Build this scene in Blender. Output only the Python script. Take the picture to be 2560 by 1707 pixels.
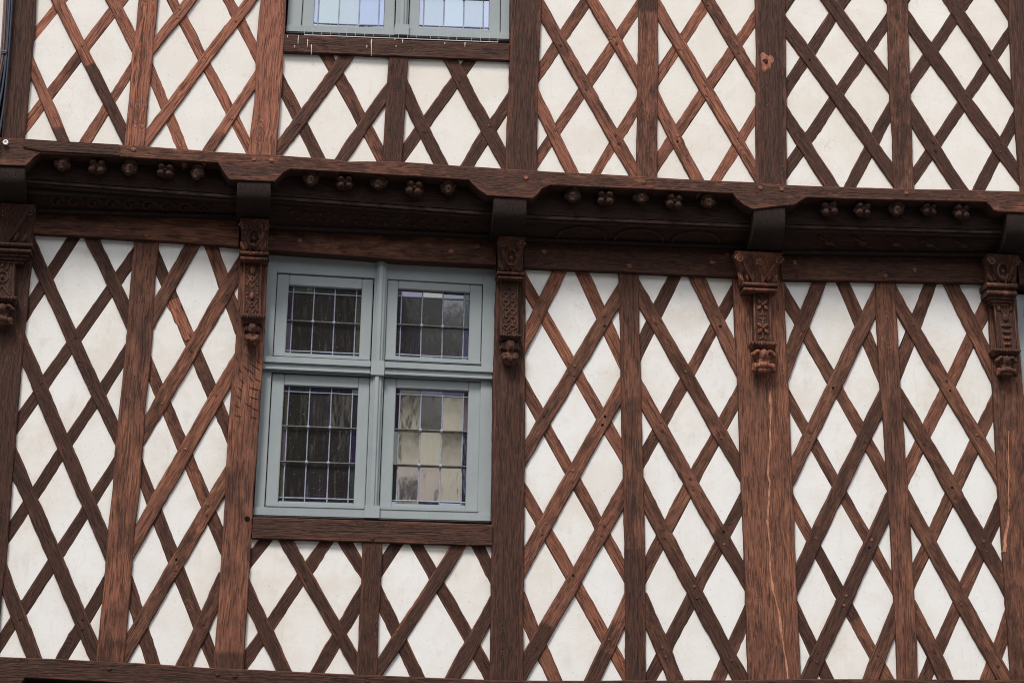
import bpy, bmesh, math, random
from mathutils import Vector, Matrix, noise
random.seed(7)
sc = bpy.context.scene
for _o in list(bpy.data.objects):
    bpy.data.objects.remove(_o)
# ------------------------------------------------------------------ camera
cam_data = bpy.data.cameras.new("camera")
cam = bpy.data.objects.new("camera", cam_data)
sc.collection.objects.link(cam)
cam_data.sensor_width = 36.0
cam_data.lens = 71.016
cam_data.clip_start = 0.1
cam_data.clip_end = 2000.0
cam.matrix_world = Matrix(((0.99298723, -0.04214728, -0.11045343, -1.20394234),
                           (-0.11799538, -0.2955596, -0.94800929, -10.33330127),
                           (0.00731044, 0.95439412, -0.29846009, 1.6), (0, 0, 0, 1)))
sc.camera = cam
# ------------------------------------------------------------------ sky, sun, exposure
world = bpy.data.worlds.new("World")
sc.world = world
world.use_nodes = True
wn = world.node_tree.nodes; wl = world.node_tree.links
bg = wn["Background"]
sky = wn.new("ShaderNodeTexSky")
sky.sky_type = 'NISHITA'
sky.sun_disc = False
SUN_EL, SUN_AZ = math.radians(57), math.radians(207)
sky.sun_elevation = SUN_EL
sky.sun_rotation = SUN_AZ
sky.air_density = 1.0
sky.dust_density = 5.0
sky.ozone_density = 1.0
# broken overcast: soft grey-white cloud over the blue
tcw = wn.new("ShaderNodeTexCoord")
cn = wn.new("ShaderNodeTexNoise"); cn.inputs["Scale"].default_value = 3.0; cn.inputs["Detail"].default_value = 6
cr = wn.new("ShaderNodeMapRange"); cr.inputs[1].default_value = .35; cr.inputs[2].default_value = .65; cr.inputs[3].default_value = .55; cr.inputs[4].default_value = .95
cm = wn.new("ShaderNodeMix"); cm.data_type = 'RGBA'; cm.inputs[7].default_value = (8.4, 8.7, 9.2, 1)
wl.new(tcw.outputs["Generated"], cn.inputs["Vector"]); wl.new(cn.outputs[0], cr.inputs[0]); wl.new(cr.outputs[0], cm.inputs[0])
wl.new(sky.outputs[0], cm.inputs[6]); wl.new(cm.outputs[2], bg.inputs[0])
bg.inputs[1].default_value = 0.068
sun_data = bpy.data.lights.new("sun", 'SUN')
sun_data.energy = 1.5
sun_data.angle = math.radians(15)
sun_data.color = (1.0, 0.955, 0.9)
sun = bpy.data.objects.new("sun", sun_data)
sc.collection.objects.link(sun)
sdir = Vector((math.sin(SUN_AZ) * math.cos(SUN_EL), math.cos(SUN_AZ) * math.cos(SUN_EL), math.sin(SUN_EL)))
sun.rotation_euler = sdir.to_track_quat('Z', 'Y').to_euler()
sc.view_settings.view_transform = 'Standard'
sc.view_settings.look = 'None'
sc.view_settings.exposure = 1.1
sc.view_settings.gamma = 1.0
sc.view_settings.use_curve_mapping = False
sc.cycles.use_denoising = True
sc.cycles.max_bounces = 6
sc.cycles.pixel_filter_type = 'BLACKMAN_HARRIS'
sc.cycles.filter_width = 1.05
# ------------------------------------------------------------------ measured layout of the facade, metres (x along the wall, z up)
UB = [('U1','F',-2.6833,6.9095,-2.0768,5.768,0.0642),('U1','F',-2.3907,6.9299,-2.0522,6.2852,0.0665),('U1','F',-2.654,6.2588,-2.3842,5.6889,0.0615),('U1','B',-2.3404,5.692,-2.0607,6.263,0.058),('U1','B',-2.6586,5.7688,-1.9707,6.9287,0.0621),('U1','B',-2.6593,6.2902,-2.2848,6.905,0.0571),('U2','F',-2.0392,5.7156,-1.2847,6.9683,0.0605),('U2','F',-2.0261,6.2668,-1.6075,6.9441,0.0591),('U2','F',-1.6999,5.6782,-1.4001,6.2399,0.0598),('U2','B',-2.0838,6.9539,-1.4209,5.7248,0.0638),('U2','B',-1.7788,6.9753,-1.4015,6.2663,0.0656),('U2','B',-2.0184,6.2518,-1.7662,5.6786,0.0637),('U3','F',-1.3385,5.7082,-0.9006,6.4234,0.0674),('U3','F',-0.9985,5.6645,-0.6898,6.2014,0.0648),('U3','B',-1.1026,6.4226,-0.7004,5.6799,0.0743),('U3','B',-1.3284,6.2261,-1.0417,5.6703,0.0741),('U4','F',-0.4217,6.4329,-0.0378,5.7057,0.0757),('U4','F',-0.6539,6.218,-0.3842,5.661,0.0718),('U4','B',-0.6728,5.7139,-0.2225,6.4423,0.0656),('U4','B',-0.3247,5.6648,-0.0242,6.1934,0.0704),('U5','F',0.0635,6.801,0.6683,5.6829,0.0728),('U5','F',0.2191,7.1023,0.6949,6.2391,0.0701),('U5','F',0.066,6.2214,0.3248,5.6512,0.0687),('U5','B',0.0638,6.2485,0.5616,7.1004,0.0669),('U5','B',0.0541,5.7249,0.7006,6.8145,0.0675),('U5','B',0.3751,5.6616,0.6885,6.226,0.0598),('U6','F',0.7349,6.8074,1.3388,5.724,0.0722),('U6','F',0.8768,7.1479,1.3562,6.2602,0.0721),('U6','F',0.7281,6.2465,1.008,5.6581,0.0717),('U6','B',0.7265,6.2653,1.2575,7.1441,0.0661),('U6','B',0.7096,5.742,1.375,6.7954,0.0656),('U6','B',1.0413,5.6675,1.3549,6.2152,0.0613),('U7','F',1.4524,6.7547,2.1261,5.7423,0.081),('U7','F',1.5403,7.1761,2.1289,6.296,0.0782),('U7','F',1.4421,6.2,1.767,5.6611,0.079),('U7','B',1.4381,6.7146,1.7252,7.1717,0.0697),('U7','B',1.4501,6.2343,2.0381,7.1954,0.0714),('U7','B',1.4328,5.7493,2.1393,6.8325,0.0703),('U7','B',1.7907,5.6689,2.1172,6.2723,0.069),('U7','F',1.9143,7.2047,2.1963,6.7659,0.0766),('U8','F',2.1695,6.8296,2.847,5.7851,0.0829),('U8','F',2.2782,7.2374,2.8343,6.2767,0.0822),('U8','F',2.5783,7.2569,2.8586,6.7769,0.0712),('U8','F',2.1574,6.2755,2.4895,5.6996,0.08),('U8','B',2.4061,7.2147,2.1403,6.8031,0.0675),('U8','B',2.1586,6.3008,2.7701,7.2381,0.0699),('U8','B',2.1486,5.7457,2.8527,6.7958,0.0697),('U8','B',2.5373,5.7097,2.8392,6.2605,0.0734)]
LB = [('L1','F',-2.6179,5.3506,-2.0227,4.1837,0.0683),('L1','F',-2.3018,5.4003,-2.0055,4.8198,0.0708),('L1','F',-2.6016,4.7646,-2.0379,3.5958,0.0752),('L1','F',-2.6072,4.1591,-2.0685,3.0604,0.0753),('L1','F',-2.6028,3.5579,-2.3601,3.0162,0.073),('L1','B',-2.6065,4.8387,-2.3155,5.4027,0.0678),('L1','B',-2.613,4.2225,-2.0093,5.2846,0.0688),('L1','B',-2.6101,3.6422,-2.0117,4.7557,0.0654),('L1','B',-2.6069,3.0875,-2.0277,4.1531,0.0644),('L1','B',-2.2935,3.0154,-2.0438,3.5146,0.0677),('L2','F',-1.9464,4.8376,-1.6906,5.3932,0.0742),('L2','F',-1.4393,5.2746,-1.9568,4.214,0.0782),('L2','F',-1.4468,4.7033,-1.9689,3.625,0.0774),('L2','F',-1.4537,4.1091,-1.9852,3.0588,0.0774),('L2','F',-1.6829,2.9925,-1.4664,3.5356,0.0769),('L2','B',-1.6643,5.3965,-1.4479,4.8388,0.0767),('L2','B',-1.9427,5.2846,-1.4575,4.2324,0.0724),('L2','B',-1.9464,4.6887,-1.4618,3.634,0.071),('L2','B',-1.9621,4.1422,-1.4782,3.0332,0.0721),('L2','B',-1.9679,3.5131,-1.7765,2.9942,0.0721),('L3','F',-1.211,3.7931,-0.738,3.0218,0.0677),('L3','F',-1.3843,3.5154,-1.1129,2.9776,0.0734),('L3','B',-0.9023,3.7947,-0.7323,3.5298,0.0674),('L3','B',-1.392,3.554,-1.2191,3.7894,0.0642),('L3','B',-1.387,3.0338,-0.9153,3.7966,0.069),('L3','B',-1.0234,2.9781,-0.7406,3.5015,0.072),('L4','F',-0.229,3.795,-0.7174,3.0034,0.0716),('L4','F',-0.3367,2.9617,-0.0628,3.4661,0.0747),('L4','B',-0.5359,3.7954,-0.0633,2.9871,0.0696),('L4','B',-0.7069,3.5076,-0.4337,2.9638,0.0746),('L4','B',-0.2099,3.7989,-0.0593,3.5168,0.0715),('L4','B',-0.7128,3.5335,-0.5505,3.7956,0.0707),('L5','F',0.3009,5.3426,0.0053,4.7194,0.0741),('L5','F',0.6269,5.2087,0.0329,4.1562,0.077),('L5','F',0.6308,4.669,0.0328,3.5706,0.0787),('L5','F',0.643,4.1137,0.0329,3.032,0.0808),('L5','F',0.3908,2.9644,0.636,3.4877,0.0765),('L5','B',0.0322,5.2494,0.6359,4.1847,0.0726),('L5','B',0.3425,5.3488,0.6253,4.7162,0.0785),('L5','B',0.0332,4.6571,0.6447,3.5382,0.0717),('L5','B',0.0332,4.0814,0.6391,3.0157,0.0716),('L5','B',0.0398,3.4817,0.273,2.9608,0.0773),('L6','F',0.6588,5.2244,1.2752,4.1269,0.0795),('L6','F',0.9884,5.3469,1.2617,4.7339,0.0838),('L6','F',0.6637,4.66,1.2815,3.5428,0.0803),('L6','F',0.6723,4.1058,1.2519,2.9937,0.0837),('L6','F',0.6807,3.4923,0.8944,2.9762,0.0831),('L6','B',0.9382,5.3473,0.6358,4.7093,0.0772),('L6','B',1.2663,5.2602,0.6703,4.162,0.0713),('L6','B',1.2738,4.6647,0.6777,3.5603,0.0763),('L6','B',1.2789,4.0771,0.6968,2.9997,0.0753),('L6','B',1.053,2.9845,1.2827,3.4695,0.0756),('L7','F',1.746,5.3503,1.4481,4.6348,0.0804),('L7','F',2.0672,5.2579,1.4824,4.1093,0.0796),('L7','F',2.0725,4.6649,1.4896,3.5278,0.0804),('L7','F',2.0767,4.0801,1.5296,3.0047,0.0815),('L7','F',1.8705,3.011,2.0801,3.4776,0.0797),('L7','B',1.4782,5.2505,2.0778,4.1144,0.0759),('L7','B',1.8157,5.3574,2.0632,4.7083,0.0805),('L7','B',1.4809,4.6563,2.0851,3.5264,0.0723),('L7','B',1.4846,4.0711,2.0295,3.0164,0.0733),('L7','B',1.4938,3.481,1.7049,3.0067,0.0758),('L8','F',2.1051,5.2659,2.7031,4.158,0.0848),('L8','F',2.4369,5.3701,2.7031,4.7473,0.0847),('L8','F',2.1107,4.6676,2.6971,3.5617,0.0835),('L8','F',2.1225,4.0905,2.673,3.0239,0.0844),('L8','F',2.1275,3.4935,2.338,3.0203,0.0829),('L8','B',2.3843,5.3679,2.0898,4.6786,0.077),('L8','B',2.7166,5.2737,2.1221,4.1351,0.0763),('L8','B',2.7079,4.669,2.1279,3.5649,0.0752),('L8','B',2.6978,4.077,2.161,3.021,0.0768),('L8','B',2.5097,3.0235,2.696,3.4649,0.0797)]
UP = [('A','post',[(-2.7491,-2.6172,7.2571),(-2.7453,-2.6172,6.8915),(-2.7418,-2.6172,6.5566),(-2.7391,-2.6129,6.3447),(-2.7382,-2.6133,6.1351),(-2.7375,-2.6159,5.9049),(-2.7333,-2.6173,5.7411)]),('B','stud',[(-2.0588,-1.9554,7.3106),(-2.0687,-1.9647,6.941),(-2.0777,-1.9733,6.6026),(-2.0827,-1.9779,6.4832),(-2.0882,-1.9823,6.3645),(-2.0945,-1.9849,6.2631),(-2.0949,-1.9884,6.153),(-2.0955,-1.9923,6.0367),(-2.0978,-1.9936,5.8981),(-2.1006,-1.995,5.7423)]),('C','post',[(-1.4046,-1.2735,7.3589),(-1.4161,-1.2805,6.9865),(-1.4265,-1.2869,6.6456),(-1.4327,-1.2871,6.5373),(-1.4363,-1.2874,6.406),(-1.4346,-1.2905,6.2167),(-1.4332,-1.2937,6.0761),(-1.4436,-1.2985,5.9129),(-1.4547,-1.3041,5.7283)]),('D','stud',[(-0.7206,-0.6133,6.3618),(-0.7239,-0.6172,6.2616),(-0.7285,-0.6223,6.1195),(-0.7335,-0.6276,5.9551),(-0.7406,-0.6352,5.7229)]),('E','post',[(-0.0409,0.1303,7.4637),(-0.049,0.1223,7.0853),(-0.0564,0.115,6.7388),(-0.0582,0.1097,6.568),(-0.0601,0.1041,6.3915),(-0.0662,0.0951,6.1595),(-0.072,0.0943,5.9469),(-0.0784,0.0931,5.7067)]),('F','stud',[(0.6771,0.7884,7.5181),(0.6679,0.78,7.1365),(0.6595,0.7723,6.7871),(0.6593,0.7693,6.6762),(0.659,0.7664,6.566),(0.6515,0.7677,6.3837),(0.6481,0.7626,6.227),(0.6445,0.757,6.0598),(0.6393,0.753,5.8941),(0.6339,0.7488,5.7182)]),('G','post',[(1.3438,1.5151,7.5686),(1.3341,1.5055,7.1839),(1.3253,1.4968,6.8318),(1.3245,1.4936,6.6583),(1.3237,1.4906,6.4987),(1.3169,1.4876,6.3401),(1.3129,1.4857,6.2433),(1.3065,1.4789,6.0271),(1.2973,1.4689,5.71)]),('H','stud',[(2.108,2.2291,7.6269),(2.1013,2.2211,7.239),(2.0951,2.2138,6.8838),(2.084,2.2099,6.7707),(2.0836,2.2056,6.6338),(2.0814,2.2012,6.461),(2.0776,2.1976,6.2897),(2.0793,2.1928,6.096),(2.0783,2.1905,5.9043),(2.0752,2.19,5.7287)]),('I','post',[(2.8166,2.9974,7.6805),(2.8121,2.9911,7.2896),(2.808,2.9854,6.9318),(2.7966,2.974,6.6796),(2.7925,2.9681,6.4312),(2.7931,2.9676,6.1863),(2.7944,2.9672,5.9446),(2.7943,2.9662,5.7438)])]
LP = [('A','post',[(-2.7296,-2.5603,5.565),(-2.7269,-2.5611,5.3825),(-2.7242,-2.5646,5.2018),(-2.7209,-2.5666,4.9785),(-2.7173,-2.57,4.7361),(-2.7137,-2.5729,4.4969),(-2.7093,-2.5714,4.1973),(-2.7055,-2.5714,3.9444),(-2.7009,-2.5679,3.6336),(-2.6969,-2.5762,3.3684),(-2.692,-2.5713,3.038)]),('B','stud',[(-2.0362,-1.9072,5.3389),(-2.042,-1.9117,5.2138),(-2.0462,-1.9159,5.1008),(-2.046,-1.9132,4.9664),(-2.046,-1.9101,4.811),(-2.0504,-1.9148,4.6128),(-2.0584,-1.9241,4.395),(-2.0654,-1.923,4.1801),(-2.0651,-1.9258,3.9679),(-2.0719,-1.9352,3.7788),(-2.0745,-1.94,3.592),(-2.0784,-1.942,3.3868),(-2.0833,-1.9457,3.2244),(-2.0884,-1.9504,3.0635)]),('C','post',[(-1.4799,-1.3273,5.5391),(-1.4806,-1.3283,5.3549),(-1.4771,-1.3266,5.1273),(-1.473,-1.3245,4.8579),(-1.4797,-1.326,4.6803),(-1.4869,-1.3302,4.5043),(-1.4907,-1.3331,4.3302),(-1.4935,-1.3362,4.1578),(-1.4916,-1.3456,3.9447),(-1.4918,-1.3448,3.7343),(-1.4952,-1.3474,3.5263),(-1.4977,-1.3501,3.3208),(-1.5073,-1.3531,3.0371)]),('M','stud',[(-0.7736,-0.6687,3.7364),(-0.774,-0.6706,3.5895),(-0.7761,-0.6737,3.4645),(-0.7797,-0.679,3.3198),(-0.7804,-0.6795,3.1764),(-0.7859,-0.6802,3.024)]),('D','post',[(-0.08,0.0696,5.5193),(-0.0846,0.0696,5.2866),(-0.0913,0.0698,5.0568),(-0.0978,0.07,4.8299),(-0.1028,0.0701,4.6058),(-0.1022,0.0699,4.3846),(-0.1017,0.0698,4.166),(-0.1012,0.0699,3.9501),(-0.1013,0.0696,3.7368),(-0.1021,0.0693,3.526),(-0.1028,0.0692,3.3177),(-0.1037,0.0691,3.018)]),('E','stud',[(0.5832,0.6956,5.2849),(0.5858,0.6961,5.1345),(0.5899,0.6967,4.9055),(0.59,0.7026,4.6793),(0.5918,0.7034,4.4558),(0.5963,0.7054,4.2351),(0.6005,0.7101,4.0171),(0.6017,0.7105,3.8016),(0.6024,0.711,3.5886),(0.602,0.709,3.3782),(0.6002,0.7049,3.0342)]),('F','post',[(1.2154,1.5095,5.5902),(1.2176,1.5107,5.4011),(1.2198,1.5119,5.2139),(1.2233,1.5099,5.0285),(1.2281,1.5097,4.8222),(1.2325,1.5145,4.6182),(1.234,1.5174,4.3941),(1.2345,1.517,4.1727),(1.2395,1.5187,3.9322),(1.2414,1.5198,3.6949),(1.2427,1.5202,3.4818),(1.2438,1.5249,3.2713),(1.245,1.5258,3.0508)]),('G','stud',[(2.0301,2.1429,5.2966),(2.0275,2.143,5.1091),(2.0273,2.1446,4.9235),(2.0283,2.1464,4.6941),(2.0345,2.1481,4.4677),(2.0385,2.1521,4.2439),(2.043,2.16,4.023),(2.0441,2.1588,3.8044),(2.0431,2.1585,3.5885),(2.0454,2.1595,3.3751),(2.0459,2.1553,3.0681)]),('H','post',[(2.6789,2.8407,5.6626),(2.6772,2.839,5.4465),(2.6748,2.8374,5.2328),(2.6693,2.8363,4.9982),(2.6655,2.8385,4.7665),(2.6611,2.8382,4.5377),(2.659,2.8367,4.3116),(2.6586,2.8361,4.0883),(2.6578,2.836,3.8678),(2.6577,2.8333,3.6498),(2.6594,2.8283,3.4344),(2.6585,2.8203,3.0825)])]
JT = [(-2.9872,5.7509),(-2.7298,5.7544),(-2.6189,5.754),(-2.0998,5.7497),(-1.9143,5.7466),(-1.621,5.7382),(-1.4528,5.7363),(-1.2651,5.7354),(-0.9916,5.7302),(-0.9232,5.7202),(-0.8489,5.7267),(-0.6463,5.7357),(-0.4317,5.7316),(-0.0779,5.727),(0.0934,5.7238),(0.3919,5.7241),(0.6328,5.7234),(0.8749,5.7204),(1.2937,5.7223),(1.4674,5.7177),(1.7654,5.7221),(2.0813,5.7299),(2.3994,5.74),(2.7909,5.7517),(3.1346,5.7607),(3.9759,5.7868)]
JB = [(-2.9736,5.5964),(-2.7294,5.5988),(-2.5988,5.6016),(-2.5837,5.6182),(-2.5579,5.6557),(-2.5286,5.6754),(-2.1182,5.6805),(-1.8686,5.6764),(-1.6074,5.6751),(-1.5982,5.6596),(-1.5732,5.6201),(-1.5442,5.5831),(-1.5274,5.5818),(-1.3073,5.5847),(-1.2912,5.6015),(-1.2632,5.6372),(-1.2283,5.6597),(-0.9213,5.6584),(-0.6016,5.6554),(-0.2734,5.6505),(-0.2581,5.6306),(-0.2233,5.598),(-0.1778,5.5661),(0.0011,5.5642),(0.0659,5.5631),(0.0917,5.5829),(0.1198,5.6212),(0.1609,5.6442),(0.4788,5.6476),(0.8296,5.6504),(1.1674,5.65),(1.1865,5.6208),(1.2254,5.5856),(1.2757,5.5628),(1.4566,5.5956),(1.5035,5.6004),(1.5378,5.6255),(1.5743,5.6485),(2.0778,5.6614),(2.5914,5.677),(2.6085,5.6591),(2.6337,5.6274),(2.6653,5.622),(2.8943,5.6269),(2.933,5.655),(2.9905,5.6864),(3.9685,5.7145)]
PL = [([(-2.5809,5.521),(-1.4863,5.4963)],[(-2.5662,5.3284),(-2.3026,5.3259),(-2.0396,5.3212),(-1.8601,5.3189),(-1.6479,5.3137),(-1.4773,5.3063)]),([(-1.3371,5.518),(-0.0959,5.4431)],[(-1.3318,5.2953),(-1.1776,5.2916),(-1.0488,5.2889),(-0.8333,5.2835),(-0.6169,5.2736),(-0.3998,5.2728),(-0.0899,5.2719)]),([(0.058,5.4743),(1.264,5.4535)],[(0.0592,5.2631),(0.2572,5.2635),(0.5889,5.2658),(0.9228,5.2657),(1.2544,5.2654)]),([(1.4909,5.4649),(2.6972,5.4659)],[(1.4729,5.262),(1.7109,5.2711),(1.9614,5.2784),(2.2593,5.288),(2.6749,5.3009)]),([(2.8516,5.5095),(4.0827,5.5348)],[(2.837,5.2991),(4.0618,5.3313)])]
SL = ([(-1.3423,3.8382),(-0.7639,3.8398),(-0.1014,3.8388)],[(-1.3421,3.7258),(-0.9756,3.7249),(-0.6805,3.7243),(-0.3586,3.7238),(-0.1014,3.7256)])
SU = ([(-1.2901,6.4432),(-0.8208,6.4466),(-0.4307,6.4538),(-0.0624,6.466)],[(-1.2884,6.3379),(-0.9471,6.3461),(-0.6887,6.3504),(-0.429,6.3555),(-0.059,6.3646)])
BT = [(-2.7932,3.095),(-2.5589,3.0869),(-2.3494,3.0841),(-2.0915,3.0785),(-1.7705,3.0684),(-1.5112,3.0567),(-1.261,3.0527),(-0.7666,3.0403),(-0.3595,3.0338),(-0.0519,3.0309),(0.2163,3.0341),(0.6738,3.0459),(1.242,3.0614),(1.5076,3.0718),(1.9465,3.0821),(2.5965,3.0954),(3.8352,3.1224)]
BB = [(-2.7796,2.941),(-2.5468,2.9386),(-2.4535,2.9387),(-2.4298,2.9848),(-1.3665,2.9539),(-1.1643,2.8985),(-0.5599,2.8859),(3.8187,2.9613)]
WL = [(-1.3263,5.3235),(-0.0852,5.3043),(-0.103,3.8608),(-1.3404,3.853)]
WU = [(-1.2504,7.8567),(-0.0564,7.8876),(-0.0564,6.5076),(-1.2804,6.4767)]
WR = [(2.8401,5.2691),(4.1341,5.27),(4.0263,3.8991),(2.8343,3.8832)]
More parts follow.
